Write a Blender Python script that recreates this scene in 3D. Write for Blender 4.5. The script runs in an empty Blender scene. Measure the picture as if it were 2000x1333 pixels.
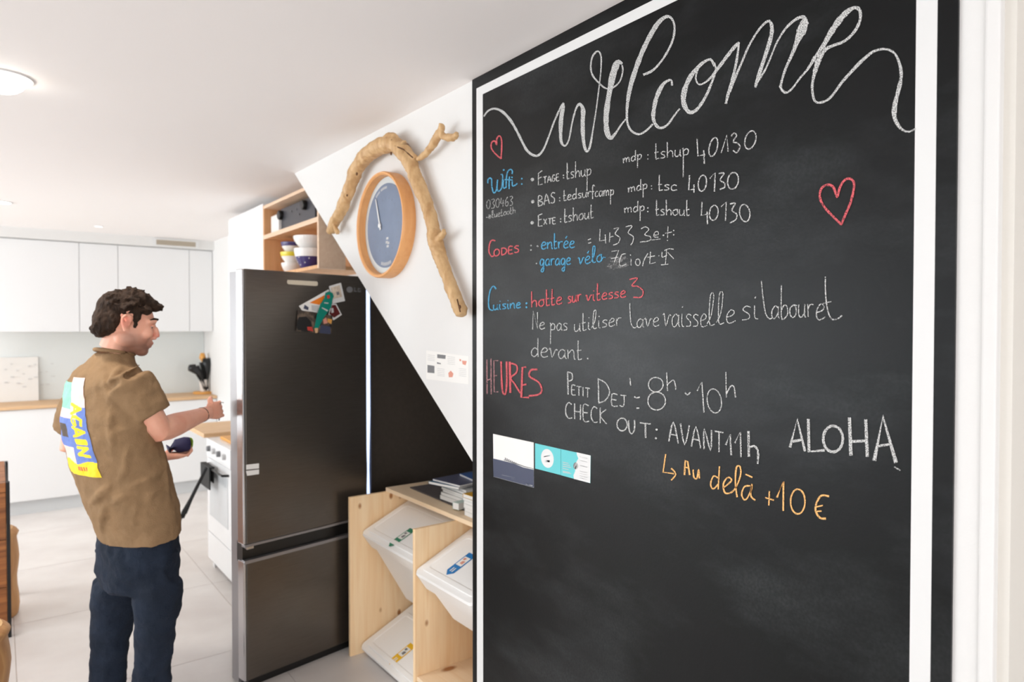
import bpy, bmesh, math, random
from mathutils import Vector, Matrix, noise
from mathutils.bvhtree import BVHTree
random.seed(7)
scene = bpy.context.scene
COL = scene.collection
R = math.radians

# ------------------------------------------------------------------ camera
FPX = 1333.0
YAW = R(37.04)
PITCH = R(1.01)
CAM = Vector((0.0, 0.0, 1.65))
cd = bpy.data.cameras.new('camera')
cam = bpy.data.objects.new('camera', cd); COL.objects.link(cam)
cam.location = CAM
cam.rotation_euler = (R(90) - PITCH, 0, -YAW)
cd.lens = 24.0; cd.sensor_width = 36.0; cd.clip_start = 0.05; cd.clip_end = 60
cd.dof.use_dof = True; cd.dof.focus_distance = 1.75; cd.dof.aperture_fstop = 3.2
scene.camera = cam

# ------------------------------------------------------------------ world + light + exposure
w = bpy.data.worlds.new('world'); scene.world = w; w.use_nodes = True
w.node_tree.nodes['Background'].inputs[0].default_value = (0.93, 0.96, 1.0, 1)
w.node_tree.nodes['Background'].inputs[1].default_value = 1.0
scene.view_settings.view_transform = 'Standard'
scene.view_settings.look = 'None'
scene.view_settings.gamma = 1.0
scene.view_settings.exposure = -0.15
scene.view_settings.use_curve_mapping = False
scene.cycles.max_bounces = 10
scene.cycles.diffuse_bounces = 6
scene.cycles.transparent_max_bounces = 24

def area(name, loc, target, sx, sy, power, col):
    l = bpy.data.lights.new(name, 'AREA'); l.shape = 'RECTANGLE'; l.size = sx; l.size_y = sy
    l.energy = power; l.color = col
    o = bpy.data.objects.new(name, l); COL.objects.link(o); o.location = loc
    o.rotation_euler = (Vector(target) - Vector(loc)).to_track_quat('-Z', 'Z').to_euler()
    return o
# daylight entering by the glazed openings of the left wall and of the rear wall
area('window_light', (-3.95, 3.95, 1.45), (0.5, 3.9, 1.75), 2.1, 1.75, 74, (0.86, 0.94, 1.0))
area('window_light', (-3.95, 6.65, 1.45), (0.5, 6.4, 1.75), 1.7, 1.75, 132, (0.90, 0.96, 1.0))
area('window_light', (-3.95, 1.1, 1.45), (1.0, 1.1, 2.1), 1.8, 1.75, 18, (0.90, 0.96, 1.0))
area('window_light', (-0.9, -2.4, 1.4), (-0.6, 2.0, 2.4), 3.2, 2.0, 94, (0.96, 0.97, 1.0))

# ------------------------------------------------------------------ pixel -> place helpers
FW = Vector((math.sin(YAW) * math.cos(PITCH), math.cos(YAW) * math.cos(PITCH), -math.sin(PITCH)))
RT = Vector((math.cos(YAW), -math.sin(YAW), 0))
UP = RT.cross(FW)
def ray(px, py):
    return FW + RT * ((px - 1000) / FPX) - UP * ((py - 666.5) / FPX)
def P(px, py, X=None, Y=None, Z=None, d=None):
    r = ray(px, py)
    if X is not None: t = (X - CAM.x) / r.x
    elif Y is not None: t = (Y - CAM.y) / r.y
    elif Z is not None: t = (Z - CAM.z) / r.z
    else: t = d
    return CAM + r * t
def PP(px, py, pt, n):
    r = ray(px, py); t = (pt - CAM).dot(n) / r.dot(n)
    return CAM + r * t

# ------------------------------------------------------------------ materials
def srgb(r, g, b):
    f = lambda c: (c / 255 / 12.92) if c / 255 <= 0.04045 else ((c / 255 + 0.055) / 1.055) ** 2.4
    return (f(r), f(g), f(b), 1)
def mat(name, rgb, rough=0.6, metal=0.0, noise_amt=0.0, nscale=8, bump=0.0, bscale=60, spec=0.5, stretch=(1, 1, 1), rgb2=None, coat=0, emit=None, estr=0, sss=0):
    m = bpy.data.materials.new(name); m.use_nodes = True
    nt = m.node_tree; b = nt.nodes['Principled BSDF']
    c = srgb(*rgb)
    b.inputs['Base Color'].default_value = c
    b.inputs['Roughness'].default_value = rough
    b.inputs['Metallic'].default_value = metal
    b.inputs['Specular IOR Level'].default_value = spec
    if coat: b.inputs['Coat Weight'].default_value = coat; b.inputs['Coat Roughness'].default_value = 0.15
    if sss:
        b.inputs['Subsurface Weight'].default_value = sss; b.inputs['Subsurface Radius'].default_value = (0.02, 0.008, 0.004)
    if emit: b.inputs['Emission Color'].default_value = srgb(*emit); b.inputs['Emission Strength'].default_value = estr
    tc = nt.nodes.new('ShaderNodeTexCoord'); mp = nt.nodes.new('ShaderNodeMapping')
    mp.inputs['Scale'].default_value = stretch
    nt.links.new(tc.outputs['Object'], mp.inputs[0])
    if noise_amt or rgb2:
        n = nt.nodes.new('ShaderNodeTexNoise'); n.inputs['Scale'].default_value = nscale; n.inputs['Detail'].default_value = 6
        nt.links.new(mp.outputs[0], n.inputs[0])
        mx = nt.nodes.new('ShaderNodeMix'); mx.data_type = 'RGBA'
        rp = nt.nodes.new('ShaderNodeValToRGB'); rp.color_ramp.elements[0].position = 0.35; rp.color_ramp.elements[1].position = 0.65
        nt.links.new(n.outputs[0], rp.inputs[0]); nt.links.new(rp.outputs[0], mx.inputs[0])
        mx.inputs[6].default_value = c
        mx.inputs[7].default_value = srgb(*rgb2) if rgb2 else tuple(x * (1 - noise_amt) for x in c[:3]) + (1,)
        nt.links.new(mx.outputs[2], b.inputs['Base Color'])
    if bump:
        n2 = nt.nodes.new('ShaderNodeTexNoise'); n2.inputs['Scale'].default_value = bscale; n2.inputs['Detail'].default_value = 4
        nt.links.new(mp.outputs[0], n2.inputs[0])
        bp = nt.nodes.new('ShaderNodeBump'); bp.inputs['Strength'].default_value = bump; bp.inputs['Distance'].default_value = 0.01
        nt.links.new(n2.outputs[0], bp.inputs['Height']); nt.links.new(bp.outputs[0], b.inputs['Normal'])
    return m
def wood(name, rgb, rgb2, scale=3, axis=2, rough=0.55, knots=True, knotcol=(150, 95, 50)):
    m = bpy.data.materials.new(name); m.use_nodes = True
    nt = m.node_tree; b = nt.nodes['Principled BSDF']; L = nt.links.new
    b.inputs['Roughness'].default_value = rough
    tc = nt.nodes.new('ShaderNodeTexCoord'); mp = nt.nodes.new('ShaderNodeMapping')
    s = [14, 14, 14]; s[axis] = 0.8
    mp.inputs['Scale'].default_value = s
    L(tc.outputs['Object'], mp.inputs[0])
    n = nt.nodes.new('ShaderNodeTexNoise'); n.inputs['Scale'].default_value = scale; n.inputs['Detail'].default_value = 8; n.inputs['Distortion'].default_value = 0.6
    L(mp.outputs[0], n.inputs[0])
    rp = nt.nodes.new('ShaderNodeValToRGB')
    rp.color_ramp.elements[0].position = 0.3; rp.color_ramp.elements[0].color = srgb(*rgb2)
    rp.color_ramp.elements[1].position = 0.7; rp.color_ramp.elements[1].color = srgb(*rgb)
    L(n.outputs[0], rp.inputs[0])
    out = rp.outputs[0]
    if knots:
        mk = nt.nodes.new('ShaderNodeMapping'); sk = [1, 1, 1]; sk[axis] = 0.6; sk[1 if name == 'pine' else 0] = 0.3; mk.inputs['Scale'].default_value = sk
        L(tc.outputs['Object'], mk.inputs[0])
        v = nt.nodes.new('ShaderNodeTexVoronoi'); v.inputs['Scale'].default_value = 9
        L(mk.outputs[0], v.inputs[0])
        kr = nt.nodes.new('ShaderNodeValToRGB'); kr.color_ramp.elements[0].position = 0.06; kr.color_ramp.elements[0].color = (1, 1, 1, 1)
        kr.color_ramp.elements[1].position = 0.12; kr.color_ramp.elements[1].color = (0, 0, 0, 1)
        L(v.outputs['Distance'], kr.inputs[0])
        mx = nt.nodes.new('ShaderNodeMix'); mx.data_type = 'RGBA'
        L(kr.outputs[0], mx.inputs[0]); L(out, mx.inputs[6]); mx.inputs[7].default_value = srgb(*knotcol)
        out = mx.outputs[2]
    L(out, b.inputs['Base Color'])
    bp = nt.nodes.new('ShaderNodeBump'); bp.inputs['Strength'].default_value = 0.15; bp.inputs['Distance'].default_value = 0.002
    L(n.outputs[0], bp.inputs['Height']); L(bp.outputs[0], b.inputs['Normal'])
    return m

M = {}
M['wall'] = mat('white_wall_paint', (227, 226, 224), 0.75, bump=0.05, bscale=220)
M['wallcream'] = mat('cream_wall_paint', (226, 222, 214), 0.6, bump=0.05, bscale=200)
M['ceiling'] = mat('ceiling_paint', (246, 242, 240), 0.85)
M['floor'] = mat('pale_floor_tile', (222, 217, 213), 0.42, rgb2=(208, 201, 197), nscale=2.5, bump=0.03, bscale=30)
M['joint'] = mat('floor_joint', (205, 196, 189), 0.8)
M['cab'] = mat('white_lacquer', (234, 234, 234), 0.25)
M['splash'] = mat('backsplash_glass', (226, 231, 230), 0.15)
M['plinth'] = mat('grey_plinth', (205, 207, 208), 0.4)
M['counter'] = wood('oak_worktop', (222, 186, 146), (205, 165, 122), axis=0, knots=False)
M['pine'] = wood('pine', (250, 222, 182), (240, 202, 154), axis=2, knotcol=(165, 110, 62))
M['pineY'] = wood('pine_board', (248, 224, 192), (240, 210, 172), axis=1, knotcol=(175, 120, 75))
M['shelfwood'] = wood('birch_board', (228, 178, 130), (214, 160, 110), axis=2, knotcol=(170, 110, 65))
M['shelfedge'] = wood('birch_edge', (238, 208, 180), (230, 195, 165), axis=1, knots=False)
M['drift'] = wood('driftwood_grain', (218, 182, 134), (184, 142, 94), scale=2.0, axis=2, knotcol=(95, 62, 36))
M['clockwood'] = wood('beech_rim', (232, 172, 112), (222, 158, 98), axis=2, knots=False, rough=0.45)
M['table'] = wood('rustic_table_wood', (176, 112, 62), (120, 70, 34), axis=0, knotcol=(80, 45, 20))
M['stool'] = wood('light_log_wood', (205, 155, 98), (178, 124, 72), axis=2, knotcol=(110, 65, 30))
M['steel_dark'] = mat('dark_brushed_steel', (104, 98, 92), 0.3, 0.85, noise_amt=0.12, nscale=90, stretch=(0.15, 0.15, 4))
M['steel_side'] = mat('fridge_side_grey', (150, 148, 150), 0.35, 0.75)
M['steel_bright'] = mat('polished_edge', (200, 200, 203), 0.18, 0.9)
M['black'] = mat('black_plastic', (14, 14, 14), 0.35)
M['matblack'] = mat('matt_black', (22, 22, 22), 0.7)
M['darkpanel'] = mat('dark_brown_panel', (72, 64, 56), 0.4, noise_amt=0.15, nscale=60)
M['strip'] = mat('edge_highlight_glow', (235, 242, 255), 0.3, emit=(205, 222, 255), estr=1.6)  # glow added in place of the reflection on the fridge door edge
M['highlightside'] = mat('edge_highlight_side', (110, 122, 150), 0.3, 0.5)  # bluish side of that door-edge reflection, put into the colour
M['spot'] = mat('spot_lens', (255, 252, 245), 0.3, emit=(255, 250, 240), estr=14)
M['binwhite'] = mat('white_bin_plastic', (247, 246, 244), 0.35, sss=0.0)
M['white'] = mat('plain_white', (225, 225, 224), 0.5)
M['paper'] = mat('paper', (238, 236, 232), 0.7)
M['grey'] = mat('mid_grey', (120, 120, 122), 0.6)
M['greyl'] = mat('light_grey_print', (196, 196, 196), 0.6)
M['felt'] = mat('dark_felt_mat', (96, 88, 86), 0.95, noise_amt=0.3, nscale=120)
M['teal'] = mat('teal_print', (98, 200, 205), 0.5)
M['navy'] = mat('navy_print', (62, 68, 92), 0.5)
M['green'] = mat('green_label', (38, 130, 98), 0.45)
M['blue'] = mat('blue_label', (16, 118, 186), 0.45)
M['yellow'] = mat('yellow_label', (238, 186, 28), 0.45)
M['orange'] = mat('orange_print', (238, 130, 34), 0.5)
M['red'] = mat('red_print', (190, 60, 50), 0.5)
M['darkred'] = mat('dark_red_print', (92, 20, 22), 0.5)
M['tealglass'] = mat('teal_enamel', (12, 128, 112), 0.25)
M['skinpr'] = mat('salmon_print', (220, 150, 130), 0.6)
M['photo'] = mat('dark_photo', (40, 34, 34), 0.35, rgb2=(120, 104, 88), nscale=40)
M['clockface'] = mat('clock_blue_grey', (116, 130, 154), 0.5, noise_amt=0.15, nscale=9)
M['clockring'] = mat('clock_grey_ring', (206, 212, 212), 0.5)
M['vent'] = mat('beige_grille', (184, 172, 154), 0.5)
M['bowlblue'] = mat('indigo_glaze', (66, 58, 112), 0.2)
M['bowlyellow'] = mat('yellow_glaze', (232, 216, 60), 0.25)
M['ceramic'] = mat('white_glaze', (240, 238, 234), 0.2)
M['amp'] = mat('amp_grey', (70, 70, 76), 0.4, 0.3)
M['ovenglass'] = mat('oven_window_glass', (205, 208, 210), 0.1)
M['amber'] = mat('amber_wood', (222, 160, 80), 0.5)
M['chrome'] = mat('chrome', (190, 190, 190), 0.25, 0.9)
M['shirt'] = mat('brown_cotton', (150, 121, 90), 0.9, noise_amt=0.14, nscale=22, bump=0.35, bscale=260, spec=0.15)
M['jeans'] = mat('navy_denim', (36, 45, 60), 0.85, noise_amt=0.35, nscale=9, bump=0.4, bscale=180, spec=0.2)
M['hair'] = mat('dark_brown_hair', (40, 29, 22), 0.8, rgb2=(60, 44, 33), nscale=60, spec=0.2, bump=0.6, bscale=130, stretch=(1, 1, 0.4))
M['pblue'] = mat('print_blue', (104, 128, 196), 0.8)
M['pyellow'] = mat('print_yellow', (246, 214, 40), 0.8)
M['pmint'] = mat('print_mint', (140, 206, 178), 0.8)
M['ppink'] = mat('print_pink', (238, 206, 196), 0.8)
M['pred'] = mat('print_red', (214, 90, 60), 0.8)
M['eyew'] = mat('eye_white', (225, 220, 215), 0.2)
M['cloth'] = mat('navy_cloth', (38, 36, 78), 0.7)
M['soles'] = mat('shoe_rubber', (60, 58, 56), 0.8)

def skin_mat():
    m = mat('skin', (242, 184, 158), 0.5, rgb2=(234, 166, 140), nscale=14, sss=0.12)
    return m
M['skin'] = skin_mat()

# chalkboard paint: near black with wiped chalk dust in streaks
def board_mat():
    m = bpy.data.materials.new('chalkboard_paint'); m.use_nodes = True
    nt = m.node_tree; b = nt.nodes['Principled BSDF']; L = nt.links.new
    tc = nt.nodes.new('ShaderNodeTexCoord')
    mp = nt.nodes.new('ShaderNodeMapping'); mp.inputs['Scale'].default_value = (1, 0.8, 1.9); mp.inputs['Rotation'].default_value = (0.5, 0, 0)
    L(tc.outputs['Object'], mp.inputs[0])
    n = nt.nodes.new('ShaderNodeTexNoise'); n.inputs['Scale'].default_value = 2.6; n.inputs['Detail'].default_value = 7; n.inputs['Roughness'].default_value = 0.62
    L(mp.outputs[0], n.inputs[0])
    rp = nt.nodes.new('ShaderNodeValToRGB'); rp.color_ramp.elements[0].position = 0.46; rp.color_ramp.elements[1].position = 0.80
    rp.color_ramp.elements[0].color = (0, 0, 0, 1); rp.color_ramp.elements[1].color = (0.55, 0.55, 0.55, 1)
    L(n.outputs[0], rp.inputs[0])
    n2 = nt.nodes.new('ShaderNodeTexNoise'); n2.inputs['Scale'].default_value = 140; n2.inputs['Detail'].default_value = 3
    L(tc.outputs['Object'], n2.inputs[0])
    mu = nt.nodes.new('ShaderNodeMath'); mu.operation = 'MULTIPLY'; L(rp.outputs[0], mu.inputs[0]); L(n2.outputs[0], mu.inputs[1])
    mx = nt.nodes.new('ShaderNodeMix'); mx.data_type = 'RGBA'
    mx.inputs[6].default_value = srgb(8, 10, 11); mx.inputs[7].default_value = srgb(84, 88, 90)
    L(mu.outputs[0], mx.inputs[0]); L(mx.outputs[2], b.inputs['Base Color'])
    b.inputs['Roughness'].default_value = 0.36; b.inputs['Specular IOR Level'].default_value = 0.23
    bp = nt.nodes.new('ShaderNodeBump'); bp.inputs['Strength'].default_value = 0.12; bp.inputs['Distance'].default_value = 0.002
    L(n2.outputs[0], bp.inputs['Height']); L(bp.outputs[0], b.inputs['Normal'])
    return m
M['board'] = board_mat()
def chalk_mat(name, rgb, dens=0.5, scale=420):
    m = bpy.data.materials.new(name); m.use_nodes = True
    nt = m.node_tree; b = nt.nodes['Principled BSDF']; L = nt.links.new
    b.inputs['Base Color'].default_value = srgb(*rgb); b.inputs['Roughness'].default_value = 0.95; b.inputs['Specular IOR Level'].default_value = 0.1
    tc = nt.nodes.new('ShaderNodeTexCoord')
    n = nt.nodes.new('ShaderNodeTexNoise'); n.inputs['Scale'].default_value = scale; n.inputs['Detail'].default_value = 3
    L(tc.outputs['Object'], n.inputs[0])
    rp = nt.nodes.new('ShaderNodeValToRGB'); rp.color_ramp.elements[0].position = dens - 0.12; rp.color_ramp.elements[1].position = dens + 0.07
    rp.color_ramp.elements[0].color = (0.12, 0.12, 0.12, 1)
    L(n.outputs[0], rp.inputs[0]); L(rp.outputs[0], b.inputs['Alpha'])
    return m
CH = {'w': chalk_mat('white_chalk', (212, 212, 210), 0.50), 'W': chalk_mat('white_chalk_heavy', (220, 220, 218), 0.495, 460),
      'b': chalk_mat('blue_chalk', (92, 166, 204), 0.45), 'r': chalk_mat('red_chalk', (218, 104, 110), 0.45),
      'o': chalk_mat('orange_chalk', (246, 190, 122), 0.43), 'f': chalk_mat('faint_chalk', (190, 190, 188), 0.52),
      's': chalk_mat('chalk_smudge', (118, 118, 118), 0.55, 150), 'g': chalk_mat('faint_pink_chalk', (190, 140, 142), 0.5)}

# ------------------------------------------------------------------ objects
def world0(p):
    v = Vector((0, 0, 0))
    while p is not None: v += p.location; p = p.parent
    return v
def link(o, parent=None):
    COL.objects.link(o)
    if parent is not None:
        o.parent = parent
        o.location = -world0(parent)
    return o
def obj(name, bm, m, parent=None, smooth=False, autosm=None):
    me = bpy.data.meshes.new(name)
    bmesh.ops.recalc_face_normals(bm, faces=bm.faces)
    bm.to_mesh(me); bm.free()
    ms = m if isinstance(m, (list, tuple)) else [m]
    for x in ms: me.materials.append(x)
    if smooth:
        for p in me.polygons: p.use_smooth = True
    o = bpy.data.objects.new(name, me)
    link(o, parent)
    return o
def struct(name, bm, m, parent=None, **k):
    o = obj(name, bm, m, parent, **k)
    if parent is None: o['kind'] = 'structure'
    return o
def thing(name, label, cat, loc, group=None):
    o = bpy.data.objects.new(name, None); o.empty_display_size = 0.1
    COL.objects.link(o); o.location = loc; o['label'] = label; o['category'] = cat
    if group: o['group'] = group
    return o
def tag(o, label, cat, group=None):
    o['label'] = label; o['category'] = cat
    if group: o['group'] = group
    return o
def recentre(o, base):
    base = Vector(base); o.data.transform(Matrix.Translation(-base)); o.location = base
    return o

def box(bm, lo, hi, mtx=None, bevel=0.0, mi=0):
    lo = Vector(lo); hi = Vector(hi)
    c = (lo + hi) / 2; s = hi - lo
    r = bmesh.ops.create_cube(bm, size=1.0)
    vs = r['verts']
    for v in vs: v.co = Vector((v.co.x * s.x, v.co.y * s.y, v.co.z * s.z)) + c
    fs = {f for v in vs for f in v.link_faces}
    if bevel:
        es = {e for v in vs for e in v.link_edges}
        rb = bmesh.ops.bevel(bm, geom=list(es), offset=bevel, segments=2, affect='EDGES', profile=0.6)
        vs = list({v for f in rb['faces'] for v in f.verts} | {v for v in vs if v.is_valid})
        fs = {f for v in vs for f in v.link_faces}
    if mtx is not None:
        for v in vs: v.co = mtx @ v.co
    for f in fs: f.material_index = mi
    return vs
def bx(lo, hi, bevel=0.0, mtx=None):
    bm = bmesh.new(); box(bm, lo, hi, mtx, bevel); return bm
def prism(bm, pts, off, mi=0):
    a = [bm.verts.new(p) for p in pts]; b = [bm.verts.new(Vector(p) + Vector(off)) for p in pts]
    n = len(pts)
    fs = [bm.faces.new(a), bm.faces.new(b[::-1])]
    for i in range(n): fs.append(bm.faces.new((a[i], b[i], b[(i + 1) % n], a[(i + 1) % n])))
    for f in fs: f.material_index = mi
def frame_axes(d):
    d = d.normalized(); u = Vector((0, 0, 1)) if abs(d.z) < 0.9 else Vector((1, 0, 0))
    a = d.cross(u).normalized(); return a, a.cross(d).normalized()
def loft(bm, rings, n=16, cap=True):
    """rings: (centre, vecA, vecB)"""
    rs = []
    for c, A, B in rings:
        rs.append([bm.verts.new(c + A * math.cos(2 * math.pi * i / n) + B * math.sin(2 * math.pi * i / n)) for i in range(n)])
    for r0, r1 in zip(rs, rs[1:]):
        for i in range(n): bm.faces.new((r0[i], r0[(i + 1) % n], r1[(i + 1) % n], r1[i]))
    if cap: bm.faces.new(rs[0][::-1]); bm.faces.new(rs[-1])
def tube(bm, pts, rad, n=12, jitter=0):
    pts = [Vector(p) for p in pts]
    if not isinstance(rad, (list, tuple)): rad = [rad] * len(pts)
    rings = []
    A = None
    for i, p in enumerate(pts):
        d = (pts[min(i + 1, len(pts) - 1)] - pts[max(i - 1, 0)])
        if A is None: A, B = frame_axes(d)
        else:
            dn = d.normalized(); A = (A - dn * A.dot(dn)).normalized(); B = dn.cross(A)
        k = rad[i] * (1 + (random.uniform(-jitter, jitter) if jitter else 0))
        rings.append((p, A * k, B * k * (1 + (random.uniform(-jitter, jitter) if jitter else 0))))
    loft(bm, rings, n)
def ellip(bm, c, A, B, C, seg=20, rings=12):
    r = bmesh.ops.create_uvsphere(bm, u_segments=seg, v_segments=rings, radius=1.0)
    for v in r['verts']: v.co = Vector(c) + Vector(A) * v.co.x + Vector(B) * v.co.y + Vector(C) * v.co.z
def lathe(bm, c, prof, n=32, axis='Z', cap=True):
    rs = []
    for r, h in prof:
        ring = []
        for i in range(n):
            a = 2 * math.pi * i / n
            if axis == 'Z': v = Vector((r * math.cos(a), r * math.sin(a), h))
            elif axis == 'X': v = Vector((h, r * math.cos(a), r * math.sin(a)))
            else: v = Vector((r * math.cos(a), h, r * math.sin(a)))
            ring.append(bm.verts.new(Vector(c) + v))
        rs.append(ring)
    for a, b in zip(rs, rs[1:]):
        for i in range(n): bm.faces.new((a[i], a[(i + 1) % n], b[(i + 1) % n], b[i]))
    if cap: bm.faces.new(rs[0][::-1]); bm.faces.new(rs[-1])
def catmull(pts, sub=5):
    pts = [tuple(p) for p in pts]
    if len(pts) < 3: 
        return pts
    out = []
    n = len(pts)
    for i in range(n - 1):
        p0 = pts[max(i - 1, 0)]; p1 = pts[i]; p2 = pts[i + 1]; p3 = pts[min(i + 2, n - 1)]
        for k in range(sub):
            t = k / sub
            out.append(tuple(0.5 * ((2 * b) + (-a + c) * t + (2 * a - 5 * b + 4 * c - d) * t * t + (-a + 3 * b - 3 * c + d) * t ** 3) for a, b, c, d in zip(p0, p1, p2, p3)))
    out.append(pts[-1])
    return out
def remesh(o, vox, smooth=0, disp=None):
    m = o.modifiers.new('remesh', 'REMESH'); m.mode = 'VOXEL'; m.voxel_size = vox; m.use_smooth_shade = True
    if smooth:
        s = o.modifiers.new('smooth', 'SMOOTH'); s.iterations = smooth; s.factor = 0.5
    if disp:
        for strength, size, depth in disp:
            t = bpy.data.textures.new('clouds', 'CLOUDS'); t.noise_scale = size; t.noise_depth = depth
            d = o.modifiers.new('displace', 'DISPLACE'); d.texture = t; d.strength = strength; d.mid_level = 0.5; d.texture_coords = 'GLOBAL'
    return o

# ================================================================== LARGE STRUCTURE
D = 1.39                       # plane of the chalkboard wall
pc = P(921, 159, X=D); HC = pc.z       # ceiling height
diag0 = P(925, 906, X=D); diag1 = P(574, 337, X=D)
YC = P(1934, 650, X=D).y       # corner of the chalkboard wall
XL, YB, YF, XK = -4.1, -2.6, 7.94, P(416, 560, Y=7.53).x
LY = diag0.y

# floor: slab of joint material with big tiles on it
fl = struct('floor', bx((XL, YB, -0.06), (3.2, YF + 0.1, -0.004)), M['joint'])
i = 0
tx0, ty0 = -4.1, -2.6
tm = None
for a in range(7):
    for b in range(10):
        x0 = tx0 + a * 1.04; y0 = ty0 + b * 1.04
        if tm is None:
            t = struct('tile', bx((0, 0, -0.006), (1.036, 1.036, 0.0), 0.001), M['floor'], fl); tm = t.data
        else:
            t = bpy.data.objects.new('tile', tm); COL.objects.link(t); t.parent = fl
        t.location = (x0, y0, 0)
struct('ceiling', bx((XL, YB, HC), (3.2, YF + 0.1, HC + 0.1)), M['ceiling'])

# chalkboard wall: solid near part down to the floor, triangular stair spandrel beyond
bm = bmesh.new()
T = 0.10
ytop = diag0.y + (HC - diag0.z) * (diag1.y - diag0.y) / (diag1.z - diag0.z)
prism(bm, [(D, YC, 0), (D, LY, 0), (D, LY, diag0.z), (D, ytop, HC), (D, YC, HC)], (T, 0, 0))
struct('wall_right', bm, M['wall'])
# slanted underside of the stairs behind it
bm = bmesh.new()
k_ = (HC - diag0.z) / (ytop - LY); yq = 3.38
prism(bm, [(D + T, LY, diag0.z), (D + T, yq, diag0.z + k_ * (yq - LY)), (D + T, yq, diag0.z + k_ * (yq - LY) - 0.03), (D + T, LY, diag0.z - 0.03)], (1.5, 0, 0))
struct('wall_soffit', bm, M['wall'])
# jamb return at the corner, and its slim trim
yk = P(1938, 650, X=D).y
bm = bx((D + 0.012, YC - 0.03, 0), (D + 1.4, YC, HC))
struct('wall_return', bm, M['wallcream'])
bm = bx((D - 0.006, YC - 0.012, 0), (D + 0.02, YC + 0.012, HC), 0.004)
struct('trim_1', bm, M['wall'])
# kitchen walls
struct('wall_kitchen', bx((XL, YF, 0), (XK + 1.3, YF + 0.1, HC)), M['wall'])
struct('wall_side', bx((XK, 3.50, 0), (XK + 0.1, YF, HC)), M['wall'])
struct('wall_left', bx((XL - 0.1, YB, 0), (XL, YF, HC)), M['wall'])
struct('wall_rear', bx((XL, YB - 0.1, 0), (3.2, YB, HC)), M['wall'])
struct('wall_near', bx((3.1, YB, 0), (3.2, 3.6, HC)), M['wall'])
# windows outside the frame, whose daylight fills the room
for k, (c, half, ax) in enumerate([((XL + 0.02, 3.95), 1.1, 'Y'), ((XL + 0.02, 6.65), 0.9, 'Y'), ((XL + 0.02, 1.1), 0.95, 'Y'), ((-0.9, YB + 0.02), 1.65, 'X')]):
    bm = bmesh.new()
    for s in (-1, 1):
        if ax == 'Y':
            box(bm, (c[0] - .02, c[1] + s * half - .03, 0.3), (c[0] + .05, c[1] + s * half + .03, 2.5))
            box(bm, (c[0] - .02, c[1] - half, 1.4 + s * 1.1 - .03), (c[0] + .05, c[1] + half, 1.4 + s * 1.1 + .03))
        else:
            box(bm, (c[0] + s * half - .03, c[1] - .02, 0.3), (c[0] + s * half + .03, c[1] + .05, 2.5))
            box(bm, (c[0] - half, c[1] - .02, 1.4 + s * 1.1 - .03), (c[0] + half, c[1] + .05, 1.4 + s * 1.1 + .03))
    wo = struct('window_%d' % (k + 1), bm, M['white'])
# dark panel closing the recess beside the fridge
DPY = 3.46
struct('wall_recess', bx((1.58, DPY, 0), (3.1, DPY + 0.04, 1.88)), M['darkpanel'])

# soffit with ventilation grille above the kitchen cabinets
UY, BY = 7.53, 7.40
uz1 = P(200, 477, Y=UY).z; uz0 = P(314, 647, Y=UY).z
struct('trim_2', bx((XL, UY - 0.06, uz1 + 0.004), (XK, YF, HC)), M['wall'])

# ================================================================== CHALKBOARD
yl = P(925, 643, X=D).y; yr = P(1867, 643, X=D).y
yl1, yl2 = P(934, 643, X=D).y, P(946, 643, X=D).y
yr2, yr1 = P(1786, 643, X=D).y, P(1827, 643, X=D).y
zt1 = P(931.5, 175, X=D).z; zt2 = P(944.5, 185.5, X=D).z
cb = thing('chalkboard', 'tall black chalkboard with white border stripe covered in coloured chalk writing', 'chalkboard', (D, (yl + yr) / 2, 0))
X0, X1 = D, D - 0.006
obj('board', bx((X1, yr, 0.0), (X0, yl - 0.001, HC)), M['board'], cb)
bm = bmesh.new()
XS = X1 - 0.0008
for (a, b, c, d_) in [(yl1, yl2, 0.0, zt2), (yr1, yr2, 0.0, zt2), (yl1, yr1, zt2, zt1)]:
    box(bm, (XS, min(a, b), c), (X1 + 0.0002, max(a, b), d_))
obj('border_stripe', bm, M['white'], cb)['label'] = 'white painted border stripe'

XC = X1 - 0.0012
_off = [0]
BASEX = [0]
def ribbon(bm, pts, wdt, roundcap=True):
    """pts [(px,py[,w])] in photograph pixels, laid on the board's plane as a flat chalk stroke"""
    _off[0] = (_off[0] + 1) % 20
    X = XC - _off[0] * 0.00002 + BASEX[0]
    L, Rr = [], []
    n = len(pts)
    for i in range(n):
        a = pts[max(i - 1, 0)]; b = pts[min(i + 1, n - 1)]
        dx, dy = b[0] - a[0], b[1] - a[1]; l = math.hypot(dx, dy) or 1
        wd = (pts[i][2] * .88 if len(pts[i]) > 2 else wdt * .84) / 2 * random.uniform(0.85, 1.15)
        ex = 0
        nx, ny = -dy / l * wd, dx / l * wd
        L.append(bm.verts.new(P(pts[i][0] + nx, pts[i][1] + ny, X=X))); Rr.append(bm.verts.new(P(pts[i][0] - nx, pts[i][1] - ny, X=X)))
    for i in range(n - 1): bm.faces.new((L[i], L[i + 1], Rr[i + 1], Rr[i]))
def dot(bm, x, y, r):
    X = XC - 0.0004
    bm.faces.new([bm.verts.new(P(x + r * math.cos(a), y + r * math.sin(a), X=X)) for a in [k * math.pi / 4 for k in range(8)]])

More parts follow.
